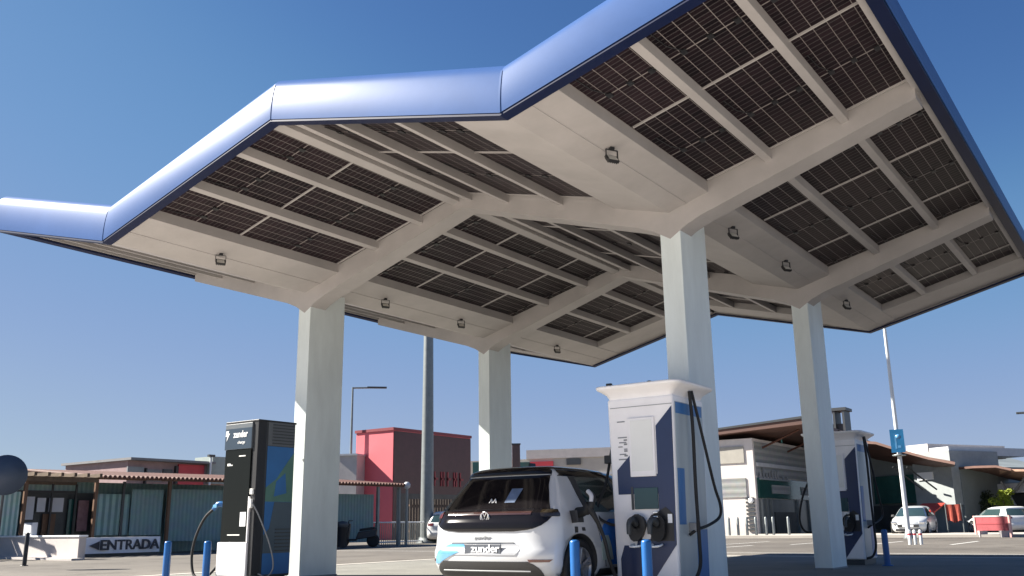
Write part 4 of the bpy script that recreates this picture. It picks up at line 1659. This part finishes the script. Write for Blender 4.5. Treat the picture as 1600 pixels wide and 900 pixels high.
g.tube([(u, -0.4, 0), (u, -0.4, z)], 0.07, LPOLE, 10)
g.box((u-0.22, -0.5, z-0.14), (u+0.22, -0.3, z), DARKG)
g.build('flue', None, rb)


# --- lamps and masts
def lamp(px, dist, pytop, r0, r1, arm_px, label, mt=STEEL, name='street_lamp'):
    p = gpt(px, dist)
    zt = zat(px, pytop, dist)
    root = empty(name, p, math.atan2(p.y, p.x)-math.pi/2, label, 'street lamp')
    g = MB()
    g.tube([(0, 0, 0), (0, 0, zt*0.5), (0, 0, zt)], r0, None, 10, r1)
    pole = g.build('pole', mt, root)
    L_ = (arm_px-px)/FPX*dist
    s = 1 if L_ > 0 else -1
    g = MB()
    g.tube([(0, 0, zt-0.05), (L_*0.5, 0, zt-0.02)], r1, None, 8)
    g.build('arm', mt, root)
    g = MB()
    x0, x1 = sorted((L_*0.42, L_))
    g.box((x0, -0.14, zt-0.06), (x1, 0.14, zt+0.05))
    g.build('lamp_head', DARKG, root, None, 0.02)
    return root


lamp(545, 62, 605, 0.11, 0.06, 597, 'slim street lamp with a straight arm to the right beside the red block', STEEL)
lamp(71, 60, 739, 0.07, 0.05, 80, 'tiny lamp post showing above the pergola roof', DARKG)
lamp(1660, 60, 641, 0.1, 0.06, 1626, 'street lamp whose head just enters at the right edge', DARKG)

p = gpt(667, 47)
ms = empty('high_mast', p, 0, 'thick tapering galvanised mast running up behind the canopy', 'mast')
g = MB()
N = 8
g.tube([(0, 0, 0.1+k*24/N) for k in range(N+1)], 0.34, None, 12, 0.12)
g.build('shaft', STEEL, ms)
g = MB()
g.lathe([(0.5, 0), (0.5, 0.12), (0.4, 0.14), (0.38, 0.3)], (0, 0, 0), 'Z', None, 16)
g.build('base_flange', STEEL, ms)
g = MB()
g.box((0.30, -0.1, 0.6), (0.36, 0.1, 1.3))
g.build('access_door', GREY, ms)
g = MB()
g.lathe([(1.1, 24.0), (1.2, 24.1), (1.2, 24.35), (0.3, 24.5)], (0, 0, 0), 'Z', None, 20)
g.build('lamp_ring', DARKG, ms)

# --- big red box building
c0 = gpt(612, 60)
zt = zat(612, 672, 60)
rd = empty('red_block', c0, 0, 'flat roofed red box building, bright on its left face', 'building')
a_ = gpt(553, 60)
# left end on the same y as the corner
dx = gpt(553, 1.0)
xl_ = c0.y*dx.x/dx.y - c0.x
d2 = gpt(735, 1.0)
yr_ = c0.x*d2.y/d2.x - c0.y
g = MB()
g.box((xl_, 0, 0), (0, yr_, zt))
g.build('wall', mat('pinkish_red_cladding', (0.62, 0.125, 0.15), 0.6, var=0.08, scale=0.5), rd)
g = MB()
g.box((xl_-0.08, -0.08, zt), (0.08, yr_+0.08, zt+0.18))
g.build('parapet', mat('maroon_coping', (0.22, 0.03, 0.04), 0.5), rd)
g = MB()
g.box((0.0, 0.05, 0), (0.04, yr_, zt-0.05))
g.build('side_shade_cladding', mat('maroon_side_shade', (0.075, 0.028, 0.032), 0.5, var=0.2), rd)  # darker cladding, with the face's shade also put into its colour
g = MB()
g.box((0.04, 0.4, 0), (0.08, yr_-0.3, zt*0.42))
g.build('dark_glazing', DARKW, rd)
g = MB()
for k in range(5):
    y = yr_*0.50+k*yr_*0.085
    g.box((0.0, y, zt*0.56), (0.10, y+0.38, zt*0.56+0.14))
    g.box((0.0, y, zt*0.50), (0.10, y+0.12, zt*0.64))
    if k % 2:
        g.box((0.0, y+0.26, zt*0.50), (0.10, y+0.38, zt*0.64))
g.build('letters', MAROON, rd)
f = Face(527, 61, 553, 60.5)
wb = f.root('white_block', 'narrow pale block between the front left column and the red building', 'building')
r_ = f.rect(520, 712, 556, 765)
f.bx((r_[0], r_[1], 0, r_[3]), 0.1, 4, 'wall', PLASTER, wb)
f.bx((r_[0]-0.05, r_[1]+0.05, r_[3], r_[3]+0.12), 0.0, 4.1, 'coping', SIGNG, wb)

# --- long pale shop behind the hatchback
f = Face(700, 82, 985, 78)
lb_ = f.root('long_shop', 'long pale shop front with a small red fascia sign, behind the hatchback roof', 'building')
r_ = f.rect(734, 716, 985, 760)
f.bx((r_[0]-2, r_[1], 0, r_[3]), 0.2, 12, 'wall', BEIGE, lb_)
f.bx((f.hit(822, 720)[0], r_[1], r_[3], r_[3]+0.75), 0.1, 12.1, 'parapet', PLASTER, lb_)
f.bx(f.rect(828, 721, 864, 733), 0.05, 0.2, 'fascia_sign', RED, lb_)
f.bx(f.rect(808, 722, 828, 745), 0.1, 0.2, 'window', GREENG, lb_)
f.bx(f.rect(738, 722, 750, 745), 0.1, 0.2, 'window', GREENG, lb_)
f.bx(f.rect(885, 716, 907, 726), 0.02, 0.2, 'vent', DARKG, lb_)
f.bx(f.rect(866, 738, 985, 742), 0.05, 0.2, 'band', SIGNG, lb_)
p = gpt(808, 60)
tp = empty('totem_pole', p, math.atan2(p.y, p.x)-math.pi/2, 'dark brown totem just right of the rear left column', 'sign')
zt2 = zat(808, 695, 60)
g = MB()
g.box((-0.26, -0.15, 0), (0.26, 0.15, zt2))
g.build('panel', mat('totem_brown', (0.09, 0.055, 0.05), 0.5), tp, None, 0.03)
g = MB()
g.box((-0.30, -0.18, zt2), (0.30, 0.18, zt2+0.08))
g.build('cap', DARKG, tp)

# --- fence, railing, scooter and bin right of the front left column
f = Face(583, 43.5, 690, 48)
rl = f.root('railing', 'thin grey pedestrian railing beside the dark wooden fence', 'railing')
g = MB()
k = 0.0
while k < f.len:
    g.tube([(k, 0, 0), (k, 0, 1.0)], 0.02, None, 6)
    k += 0.16
g.build('baluster', STEEL, rl)
g = MB()
for z in (1.0, 0.12):
    g.tube([(0, 0, z), (f.len, 0, z)], 0.035, None, 8)
g.build('rail', LPOLE, rl)
f = Face(640, 53, 740, 56)
fc = f.root('wooden_fence', 'dark brown slatted fence behind the high mast', 'fence')
g = MB()
k = 0.0
while k < f.len:
    g.box((k, 0, 0.1), (k+0.16, 0.03, 2.3))
    k += 0.20
g.build('slat', mat('fence_wood', (0.09, 0.065, 0.05), 0.8, var=0.4), fc)
g = MB()
for z in (0.5, 1.9):
    g.box((0, 0.03, z), (f.len, 0.09, z+0.1))
g.build('rail', WOOD, fc)
for pxx, lb2 in ((621, 'tall thin steel post left of the two beside the railing'), (635, 'tall thin steel post carrying a pale lantern beside the railing')):
    p = gpt(pxx, 42)
    o = empty('gate_post', p, 0, lb2, 'post', 'gate posts by the railing')
    g = MB()
    g.tube([(0, 0, 0), (0, 0, 2.4)], 0.06, None, 10)
    g.build('shaft', STEEL, o)
    g = MB()
    if pxx == 635:
        g.lathe([(0.03, 2.4), (0.14, 2.48), (0.16, 2.62), (0.08, 2.72), (0, 2.73)], (0, 0, 0), 'Z', None, 12)
        g.build('lantern', SIGNG, o)
    else:
        g.lathe([(0.07, 2.4), (0.07, 2.43), (0, 2.45)], (0, 0, 0), 'Z', None, 12)
        g.build('cap', DARKG, o)
# scooter
p = gpt(560, 40)
sct = empty('scooter', p, R(215), 'dark parked motor scooter beside the teal wall', 'scooter')
for x in (-0.62, 0.62):
    g = MB()
    g.lathe([(0.0, -0.05), (0.2, -0.055), (0.26, -0.04), (0.27, 0), (0.26, 0.04), (0.2, 0.055), (0.0, 0.05)], (x, 0, 0.27), 'Y', None, 20)
    g.build('wheel', RUBBER, sct)
g = MB()
g.hexa([(-0.75, -0.14, 0.42), (0.1, -0.16, 0.30), (0.1, 0.16, 0.30), (-0.75, 0.14, 0.42), (-0.8, -0.1, 0.72), (-0.02, -0.13, 0.62), (-0.02, 0.13, 0.62), (-0.8, 0.1, 0.72)])
g.box((0.05, -0.15, 0.26), (0.45, 0.15, 0.34))
g.hexa([(0.40, -0.17, 0.30), (0.56, -0.14, 0.30), (0.56, 0.14, 0.30), (0.40, 0.17, 0.30), (0.32, -0.19, 0.95), (0.46, -0.14, 0.98), (0.46, 0.14, 0.98), (0.32, 0.19, 0.95)])
g.build('body', BLACK, sct, None, 0.03)
g = MB()
g.hexa([(-0.72, -0.12, 0.72), (-0.05, -0.12, 0.64), (-0.05, 0.12, 0.64), (-0.72, 0.12, 0.72), (-0.70, -0.1, 0.82), (-0.08, -0.1, 0.74), (-0.08, 0.1, 0.74), (-0.70, 0.1, 0.82)])
g.build('seat', RUBBER, sct, None, 0.03)
g = MB()
g.tube([(0.62, 0, 0.3), (0.40, 0, 1.02)], 0.03, None, 8)
g.tube(crom([(0.30, -0.32, 1.08), (0.40, -0.1, 1.05), (0.40, 0.1, 1.05), (0.30, 0.32, 1.08)], 4), 0.018, None, 8)
g.build('handlebar', DARKG, sct)
p = gpt(535, 39)
bn = empty('litter_bin', p, 0, 'dark cylindrical litter bin close to the front left column', 'bin')
g = MB()
g.lathe([(0.20, 0.05), (0.24, 0.8), (0.25, 0.82), (0.22, 0.83)], (0, 0, 0), 'Z', None, 18)
g.build('drum', BLACK, bn)
g = MB()
g.lathe([(0.22, 0.83), (0.25, 0.9), (0.20, 1.02), (0.0, 1.06)], (0, 0, 0), 'Z', None, 18)
g.build('lid', DARKG, bn)

# --- simple parked cars in the distance
def small_car(name, px, dist, rz, mt, label, H=1.5, group=None):
    p = gpt(px, dist)
    root = empty(name, p, rz, label, 'car', group)
    S = hatch_shape(4.2, H)
    bo = S.body(mt).build('body')
    cut_arches(bo, [(0.72, 0.33), (3.42, 0.33)], 0.37)
    bo.parent = root
    k = H/1.565
    for y in (0.72, 3.42):
        for s in (1, -1):
            wheel(root, s*0.78, y, 0.32, s)
    g = S.rear_patch([(1.03*k, -0.72, 0.72), (1.40*k, -0.57, 0.57)], 0.01, 6, 12)
    g.build('rear_window', CARG, root)
    for s in (1, -1):
        g = S.side_patch([(0.99*k, 0.75, 2.9), (1.2*k, 0.75, 2.55), (1.42*k, 0.85, 2.2)], 0.01, s, 6, 14)
        g.build('side_window', CARG, root)
        g = S.rear_patch([(0.86*k, min(s*0.55, s*0.84), max(s*0.55, s*0.84)), (0.98*k, min(s*0.55, s*0.82), max(s*0.55, s*0.82))], 0.012, 3, 6)
        g.build('tail_light', TAIL, root)
        g = MB()
        g.hexa([(s*0.84, 2.55, 0.98*k), (s*1.0, 2.58, 0.98*k), (s*1.0, 2.68, 0.98*k), (s*0.84, 2.70, 0.98*k), (s*0.84, 2.56, 1.1*k), (s*0.98, 2.58, 1.1*k), (s*0.98, 2.66, 1.1*k), (s*0.84, 2.70, 1.1*k)] if s > 0 else
               [(s*1.0, 2.58, 0.98*k), (s*0.84, 2.55, 0.98*k), (s*0.84, 2.70, 0.98*k), (s*1.0, 2.68, 0.98*k), (s*0.98, 2.58, 1.1*k), (s*0.84, 2.56, 1.1*k), (s*0.84, 2.70, 1.1*k), (s*0.98, 2.66, 1.1*k)])
        g.build('mirror', CARP, root, None, 0.01)
    # windscreen, grille, headlamps on the front
    def fy(x, z):
        o_ = S.outline(z)
        best = max((q for q in o_ if q[1] > 2.0), key=lambda q: -abs(q[0]-x))
        return best[1]
    g = MB()
    vs = []
    for i in range(7):
        z = (1.0+0.44*i/6)*k
        hw = lerp_tab(S.half, z)*0.84
        yb = lerp_tab(S.front, z)
        for j in range(9):
            x = -hw+2*hw*j/8
            vs.append((x, yb-0.22*(x/hw)**2*0.8+0.02, z+0.012))
    g.add(vs, [(i*9+j+1, i*9+j, (i+1)*9+j, (i+1)*9+j+1) for i in range(6) for j in range(8)], None, True)
    g.build('windscreen', CARG, root)
    L = 4.2
    g = MB()
    g.box((-0.5, L-0.1, 0.42), (0.5, L+0.012, 0.56))
    g.box((-0.6, L-0.1, 0.24), (0.6, L+0.005, 0.34))
    g.build('grille', CARP, root, None, 0.01)
    for s in (1, -1):
        g = MB()
        g.box((s*0.52, L-0.30, 0.60), (s*0.80, L-0.06, 0.70))
        g.build('headlight', CHROME, root, None, 0.03)
    g = MB()
    g.box((-0.26, L-0.02, 0.44), (0.26, L+0.02, 0.54))
    g.build('number_plate', LETW, root)
    return root


SILV = mat('car_silver', (0.60, 0.62, 0.63), 0.3, metal=0.2, coat=0.5)
PALE = mat('car_pale', (0.75, 0.75, 0.74), 0.3, coat=0.5)
p = gpt(1437, 50)
towards = math.atan2(p.y, p.x)
small_car('parked_car', 1438, 56, towards+R(90)-R(8), SILV, 'silver white car facing the viewer beside the pale lamp pole', 1.5, 'cars parked by the shops')
small_car('parked_car', 1508, 63, towards-R(50), PALE, 'pale car partly behind the red panel barrier', 1.45, 'cars parked by the shops')
small_car('parked_car', 1600, 57, towards-R(62), PALE, 'pale car cut by the right edge beside the yellow green shrub', 1.42, 'cars parked by the shops')
small_car('parked_car', 694, 46, R(30), PALE, 'pale car glimpsed between the high mast and the white hatchback', 1.5)

# --- right-hand shopping centre
cnr = gpt(1185, 57)
zt = zat(1185, 684, 57)
mall = empty('shopping_centre', cnr, 0, 'white and grey two storey shop block with rust coloured overhanging eave and green glazed entrance', 'building')
dx = gpt(1095, 1.0)
xl_ = cnr.y*dx.x/dx.y - cnr.x
LY = 22.0
def mz(py):
    return zat(1185, py, 57)
g = MB()
g.box((xl_, 0, 0), (0, LY, zt))
g.build('wall', mat('shop_white', (0.62, 0.57, 0.54), 0.7, var=0.1), mall)
for (a, b_, mt_) in ((696, 722, mat('band_beige', (0.36, 0.34, 0.30), 0.7)), (746, 776, MGREY)):
    g = MB()
    g.box((xl_, -0.06, mz(b_)), (-0.55, 0.0, mz(a)))
    g.build('band', mt_, mall)
# the long side facing the canopy
g = MB()
g.box((0.0, 0.25, mz(743)), (0.06, LY, zt-0.2))
g.build('side_cladding', MGREY, mall)
g = MB()
g.box((0.06, 0.25, mz(728)), (0.16, LY, mz(722)))
g.build('cornice', mat('cornice_grey', (0.45, 0.45, 0.46), 0.6), mall)
g = MB()
g.box((0.0, 0.3, mz(778)), (0.12, LY, mz(746)))
g.build('glazed_band', GREENG, mall)
for y0 in (2.4, 7.8, 11.5, 15):
    g = MB()
    g.box((0.12, y0, mz(770)), (0.17, y0+3.2, mz(756)))
    g.build('window', MGREY, mall)
g = MB()
g.box((0.0, 0.3, 0), (0.08, LY, mz(779)))
g.build('shop_front', mat('shopfront_grey', (0.11, 0.125, 0.13), 0.3, var=0.3), mall)
g = MB()
g.box((0.08, 2.6, 0), (0.14, 6.4, mz(800)))
g.build('entrance', DARKW, mall)
for y0 in (0.4, 1.2, 2.0, 6.8, 9, 12):
    g = MB()
    g.box((0.08, y0, 0), (0.2, y0+0.16, mz(779)))
    g.build('pilaster', STEEL, mall)
g = MB()
zl_ = mz(746)
for y0, h_ in ((0.5, 0.3), (1.0, 0.62), (1.5, 0.3), (2.0, 0.34), (2.5, 0.5), (2.95, 0.5), (3.4, 0.5), (4.3, 0.2), (5.1, 0.2)):
    g.box((0.12, y0, zl_), (0.2, y0+0.16, zl_+h_))
g.box((0.12, 0.4, zl_-0.1), (0.2, 5.6, zl_))
g.build('lettering', GREY, mall)
# black louvre ladder at the corner
g = MB()
for k in range(9):
    z = 0.3+k*0.22
    g.box((-0.62, -0.12, z), (-0.12, -0.02, z+0.12))
g.build('louvre', DARKG, mall)
g = MB()
g.lathe([(0.0, -0.04), (0.16, -0.04), (0.16, 0.04), (0, 0.04)], (-0.3, -0.1, mz(782)), 'Y', None, 16)
g.build('clock', LETW, mall)
# overhanging eave: thin at the left, deep wing over the side
ze0 = zat(1120, 684, 57)
g = MB()
g.hexa([(xl_-1, -0.5, zt+0.15), (3.4, -0.5, zt+0.55), (2.2, LY, zt+0.25), (xl_-1, LY, zt+0.25),
        (xl_-1, -0.5, zt+0.45), (3.4, -0.5, zt+0.95), (2.2, LY, zt+0.7), (xl_-1, LY, zt+0.7)])
ev = g.build('eave', BROWNR, mall)
g = MB()
g.hexa([(xl_-1.02, -0.56, zt+0.40), (3.46, -0.56, zt+0.88), (3.46, -0.5, zt+0.88), (xl_-1.02, -0.5, zt+0.40),
        (xl_-1.02, -0.56, zt+0.50), (3.46, -0.56, zt+1.02), (3.46, -0.5, zt+1.02), (xl_-1.02, -0.5, zt+0.50)])
g.build('eave_trim', DARKG, ev)
# wall uplights / struts under the eave
for y0 in (1.5, 6, 10.5, 15):
    g = MB()
    g.tube([(0.05, y0, zt-0.5), (2.4, y0, zt+0.45)], 0.06, None, 8)
    g.build('strut', TERRA, mall)
# roof plant on top
u = gpt(1317, 66)
rp_ = Vector((u.x-cnr.x, u.y-cnr.y, zt+0.6))
g = MB()
for k in range(4):
    g.box((rp_.x-1.2+k*0.62, rp_.y, rp_.z), (rp_.x-1.05+k*0.62, rp_.y+1.4, rp_.z+1.9))
g.box((rp_.x-1.3, rp_.y-0.05, rp_.z+1.75), (rp_.x+0.95, rp_.y+1.5, rp_.z+1.95))
g.box((rp_.x-1.0, rp_.y+0.3, rp_.z), (rp_.x+0.7, rp_.y+1.2, rp_.z+0.9))
g.build('roof_plant', DARKG, mall)
g = MB()
u = gpt(1232, 62)
q_ = Vector((u.x-cnr.x, u.y-cnr.y, 0))
zq = zat(1232, 658, 62)
g.box((q_.x-0.6, q_.y, zq-0.12), (q_.x+0.9, q_.y+0.1, zq+0.02))
g.tube([(q_.x, q_.y+0.05, zt), (q_.x, q_.y+0.05, zq)], 0.05, None, 6)
g.build('roof_mast', mat('teal_paint', (0.10, 0.32, 0.32), 0.5), mall)

# bollards before the shop corner
sb = None
for i, pxx in enumerate((1139, 1153, 1167, 1181, 1197, 1208, 1232)):
    if sb is None:
        sb = empty('shop_bollard')
        g = MB()
        g.lathe([(0.07, 0), (0.07, 0.85), (0.04, 0.92), (0, 0.93)], (0, 0, 0), 'Z', None, 12)
        g.build('post', STEEL, sb)
        o = sb
    else:
        o = copy_tree(sb)
    o.location = gpt(pxx, 51.5)+Vector((0, 0, 0.12))
    tag(o, 'thin grey bollard on the pavement in front of the shop block corner', 'bollard', 'bollards before the shop block')

# second building with curved brown roof wing and white upper box
f = Face(1325, 66, 1500, 60)
b2 = f.root('glazed_hall', 'glazed green grey hall under a brown wing shaped roof with a white box on top', 'building')
g = MB()
tp_ = [f.hit(a, b_, 1.56) for a, b_ in ((1325, 703), (1368, 717), (1410, 725), (1450, 730), (1499, 728))]
g.prism_y([(tp_[0][0], 0), (tp_[-1][0], 0)]+[(u, z-0.02) for u, z in tp_[::-1]], 1.56, 16)
g.build('wall', mat('hall_grey', (0.19, 0.215, 0.215), 0.5, var=0.2, scale=0.5), b2)
f.bx(f.rect(1370, 742, 1470, 786, 1.45), 1.2, 1.5, 'glazing', GREENG, b2)
f.bx(f.rect(1430, 706, 1490, 790, 1.0), 0.9, 5, 'corner_tower', mat('tower_pale', (0.27, 0.295, 0.30), 0.6, var=0.15), b2)
f.bx(f.rect(1422, 695, 1456, 716, 1.5), 1.2, 8, 'upper_box', PLASTER, b2)
f.bx(f.rect(1457, 699, 1487, 712, 1.5), 1.25, 8, 'roof_screen', SIGNG, b2)
f.bx(f.rect(1434, 738, 1458, 750, 0.88), 0.8, 0.92, 'sign_panel', LETW, b2)
f.bx(f.rect(1368, 790, 1432, 826, 1.4), 1.1, 1.5, 'shop_front', DARKW, b2)
# wing roof
g = MB()
pts = [(1300, 694), (1330, 688), (1368, 690), (1410, 703), (1450, 714), (1492, 722)]
low = ((1300, 700), (1330, 706), (1368, 718), (1410, 726), (1450, 731), (1492, 729))
top = [f.hit(a, b_, -1.5) for a, b_ in pts]
bot = [f.hit(a, b_+4, -1.5) for a, b_ in pts]
bk = [f.hit(a, b_, 1.6) for a, b_ in low]
vs = [(u, -1.5, z) for u, z in bot]+[(u, -1.5, z) for u, z in top]+[(u, 1.6, z) for u, z in bk]+[(u, 1.6, z+0.3) for u, z in bk]
n = len(top)
fs = []
for k in range(n-1):
    fs += [(k, k+1, n+k+1, n+k), (n+k, n+k+1, 3*n+k+1, 3*n+k), (k+1, k, 2*n+k, 2*n+k+1), (2*n+k+1, 2*n+k, 3*n+k, 3*n+k+1)]
fs += [(0, n, 3*n, 2*n), (n-1, 3*n-1, 4*n-1, 2*n-1)]
g.add(vs, fs)
g.build('wing_roof', BROWNR, b2)
for pxx in (1440, 1462):
    u0, z0 = f.hit(pxx, 765, 0.5)
    u1, z1 = f.hit(pxx-28, 730, 0.0)
    g = MB()
    g.tube([(u0, 0.6, z0), (u1, -0.9, z1)], 0.05, None, 8)
    g.build('strut', DARKG, b2)

# third: brown canopies at the far right
f = Face(1488, 64, 1680, 58)
b3 = f.root('canopy_hall', 'low hall under dark brown canopies at the far right', 'building')
f.bx((0, f.len, 0, zat(1560, 752, 61)), 3.0, 14, 'wall', mat('hall_dim', (0.12, 0.135, 0.135), 0.6, var=0.3, scale=0.5), b3)
f.bx(f.rect(1535, 752, 1562, 795, 2.9), 2.4, 3, 'doorway', DARKW, b3)
f.bx(f.rect(1508, 765, 1532, 800, 2.9), 2.6, 3, 'panel', MGREY, b3)
f.bx(f.rect(1562, 755, 1640, 770, 2.9), 2.0, 3, 'pale_band', SIGNG, b3)
f.bx(f.rect(1562, 772, 1640, 800, 2.9), 2.6, 3, 'dark_glazing', DARKW, b3)
def wing(pt, pb, name, mt, v0=-1.0, v1=3.1):
    g = MB()
    top = [f.hit(a, b_, v0) for a, b_ in pt]
    bot = [f.hit(a, b_+3.5, v0) for a, b_ in pt]
    bk = [f.hit(a, b_, v1) for a, b_ in pb]
    n = len(top)
    vs = [(u, v0, z) for u, z in bot]+[(u, v0, z) for u, z in top]+[(u, v1, z) for u, z in bk]+[(u, v1, z+0.3) for u, z in bk]
    fs = []
    for k in range(n-1):
        fs += [(k, k+1, n+k+1, n+k), (n+k, n+k+1, 3*n+k+1, 3*n+k), (k+1, k, 2*n+k, 2*n+k+1), (2*n+k+1, 2*n+k, 3*n+k, 3*n+k+1)]
    fs += [(0, n, 3*n, 2*n), (n-1, 3*n-1, 4*n-1, 2*n-1)]
    g.add(vs, fs)
    return g.build(name, mt, b3)
wing([(1489, 731), (1520, 728), (1556, 727), (1580, 732)], [(1489, 737), (1520, 745), (1556, 747), (1580, 745)], 'wing_roof', BROWNR)
wing([(1562, 733), (1600, 733), (1660, 732)], [(1562, 746), (1600, 753), (1660, 758)], 'wing_roof', mat('rust_soffit_pale', (0.27, 0.16, 0.11), 0.6, var=0.3), -0.4, 3.1)
for (a, b_, c_, d_) in ((1562, 752, 1580, 792), (1600, 745, 1575, 770)):
    u0, z0 = f.hit(a, b_, 1.5)
    u1, z1 = f.hit(c_, d_, 1.5)
    g = MB()
    g.tube([(u0, 1.6, z0), (u1, 1.9, z1)], 0.07, None, 8)
    g.build('strut', GREY, b3)

# red awnings / parasol
f = Face(1438, 58.5, 1505, 57.5)
aw = f.root('red_awning', 'red shop awning behind the silver white car', 'awning')
r_ = f.rect(1440, 787, 1476, 812)
g = MB()
g.hexa([(r_[0], -1.2, r_[3]-0.5), (r_[1], -1.2, r_[3]-0.5), (r_[1], 0.2, r_[3]-0.05), (r_[0], 0.2, r_[3]-0.05), (r_[0], -1.2, r_[3]-0.42), (r_[1], -1.2, r_[3]-0.42), (r_[1], 0.2, r_[3]+0.03), (r_[0], 0.2, r_[3]+0.03)])
g.box((r_[0], -1.24, r_[3]-0.75), (r_[1], -1.2, r_[3]-0.42))
g.build('fabric', REDAWN, aw)
g = MB()
for u in (r_[0]+0.05, r_[1]-0.05):
    g.tube([(u, -1.15, 0), (u, -1.15, r_[3]-0.5)], 0.03, None, 8)
g.build('pole', STEEL, aw)
f = Face(1478, 56, 1503, 56)
ob = f.root('orange_banner', 'orange red fabric banner on two posts right of the red awning', 'banner')
r_ = f.rect(1479, 788, 1502, 815)
n = 10
g = MB()
vs = []
for k in range(n+1):
    u = r_[0]+(r_[1]-r_[0])*k/n
    v = 0.05*math.sin(k*1.3)
    vs += [(u, v, r_[2]+0.06*math.sin(k*0.9)), (u, v*0.3, r_[3]), (u, v+0.02, r_[2]+0.06*math.sin(k*0.9)), (u, v*0.3+0.02, r_[3])]
fs = []
for k in range(n):
    a = k*4
    fs += [(a, a+4, a+5, a+1), (a+6, a+2, a+3, a+7), (a+1, a+5, a+7, a+3), (a+4, a, a+2, a+6)]
fs += [(0, 1, 3, 2), (n*4+1, n*4, n*4+2, n*4+3)]
g.add(vs, fs)
g.build('fabric', mat('orange_fabric', (0.36, 0.06, 0.035), 0.7, var=0.3, scale=5), ob)
for u in (r_[0]-0.03, r_[1]+0.03):
    g = MB()
    g.tube([(u, 0.02, 0), (u, 0.02, r_[3]+0.05)], 0.025, None, 8)
    g.build('post', STEEL, ob)

# red panel barrier with white frame
f = Face(1522, 47, 1579, 46)
rb2 = f.root('panel_barrier', 'low red panelled barrier with a pale frame standing before the parked cars', 'barrier')
W_ = f.len
zt = 0.92
f.bx((0.08, W_-0.08, 0.28, zt-0.06), 0.0, 0.05, 'panel', mat('barrier_red', (0.30, 0.05, 0.06), 0.6, var=0.25, scale=4), rb2)
for (a, b_) in ((0, 0.08), (W_-0.08, W_)):
    f.bx((a, b_, 0, zt), -0.03, 0.08, 'post', mat('pale_red', (0.62, 0.36, 0.33), 0.6), rb2)
f.bx((0.08, W_-0.08, zt-0.06, zt), -0.02, 0.07, 'rail', PLASTER, rb2)
f.bx((0.08, W_-0.08, 0.54, 0.58), -0.012, 0.0, 'band', MAROON, rb2)
for u in (0.35, W_-0.35):
    f.bx((u-0.05, u+0.05, 0, 0.28), -0.25, 0.3, 'foot', PLASTER, rb2)

# pale lamp pole with blue sign
p = gpt(1418, 45)
lp = empty('lamp_pole', p, math.atan2(p.y, p.x)-math.pi/2, 'tall pale pole with a small blue sign, right of the rear charger', 'pole')
g = MB()
g.tube([(0, 0, k*13/6) for k in range(7)], 0.11, None, 12, 0.055)
g.build('shaft', LPOLE, lp)
zs0, zs1 = zat(1409, 707, 45), zat(1409, 671, 45)
g = MB()
g.box((-0.30, -0.14, zs0), (0.27, -0.11, zs1))
sg2 = g.build('sign_plate', SIGNB, lp)
g = MB()
g.box((-0.12, -0.144, zs0+0.15), (-0.05, -0.141, zs1-0.2))
g.lathe([(0, -0.002), (0.10, -0.002), (0.10, 0.002), (0, 0.002)], (0.03, -0.1425, zs1-0.32), 'Y', None, 16)
g.box((-0.02, -0.144, zs0+0.2), (0.12, -0.141, zs0+0.30))
g.build('pictogram', WRAPS, sg2)
g = MB()
g.lathe([(0.28, zs0-0.14), (0.30, zs0-0.10), (0.10, zs0-0.06)], (0, 0, 0), 'Z', None, 16)
g.build('collar', STEEL, lp)
g = MB()
g.lathe([(0.22, 0), (0.22, 0.05), (0.13, 0.3)], (0, 0, 0), 'Z', None, 16)
g.build('base', STEEL, lp)
g = MB()
g.tube([(0, 0, 12.9), (0.0, -1.2, 13.2)], 0.04, None, 8)
g.build('arm', LPOLE, lp)
g = MB()
g.box((-0.15, -1.9, 13.15), (0.15, -1.1, 13.3))
g.build('lamp_head', DARKG, lp)
# short white stub posts at its foot
st0 = None
for pxx in (1419, 1427, 1436):
    if st0 is None:
        st0 = o = empty('stub_post')
        g = MB()
        g.lathe([(0.06, 0), (0.06, 0.42), (0.03, 0.47), (0, 0.475)], (0, 0, 0), 'Z', None, 10)
        g.build('post', LPOLE, st0)
        g = MB()
        g.lathe([(0.0615, 0.30), (0.0615, 0.36)], (0, 0, 0), 'Z', None, 10)
        g.build('band', RED, st0)
    else:
        o = copy_tree(st0)
    o.location = gpt(pxx, 34)
    tag(o, 'short white stub post near the foot of the pale lamp pole', 'post', 'white stub posts')


# shrubs
def shrub(px, dist, hgt, wid, mt, label, seed):
    rnd = random.Random(seed)
    p = gpt(px, dist)
    root = empty('shrub', p, 0, label, 'shrub')
    g = MB()
    for k in range(4):
        a = rnd.uniform(0, 6.28)
        g.tube([(0, 0, 0), (0.15*math.cos(a), 0.15*math.sin(a), hgt*0.4), (0.35*wid*math.cos(a), 0.35*wid*math.sin(a), hgt*0.75)], 0.04, None, 6, 0.015)
    g.build('stem', BARK, root)
    g = MB()
    clumps = [(rnd.gauss(0, wid*0.28), rnd.gauss(0, wid*0.28), hgt*rnd.uniform(0.4, 0.92), rnd.uniform(0.16, 0.34)*wid) for _ in range(22)]
    for cx, cy, cz, r_ in clumps:
        for k in range(60):
            v = Vector((rnd.gauss(0, 1), rnd.gauss(0, 1), rnd.gauss(0, 0.8))).normalized()*r_*rnd.uniform(0.5, 1.1)
            c = Vector((cx, cy, cz))+v
            a = Vector((rnd.gauss(0, 1), rnd.gauss(0, 1), rnd.gauss(0, 1))).normalized()*0.07
            b_ = a.orthogonal().normalized()*0.04
            g.add([c-a, c-b_, c+a, c+b_], [(0, 1, 2, 3)])
    g.build('foliage', mt, root)


shrub(1574, 61, 2.5, 0.85, YELG, 'bright yellow green shrub behind the red panel barrier', 1)
shrub(1545, 63, 2.4, 1.0, LEAFD, 'darker olive shrub left of the yellow green one', 2)
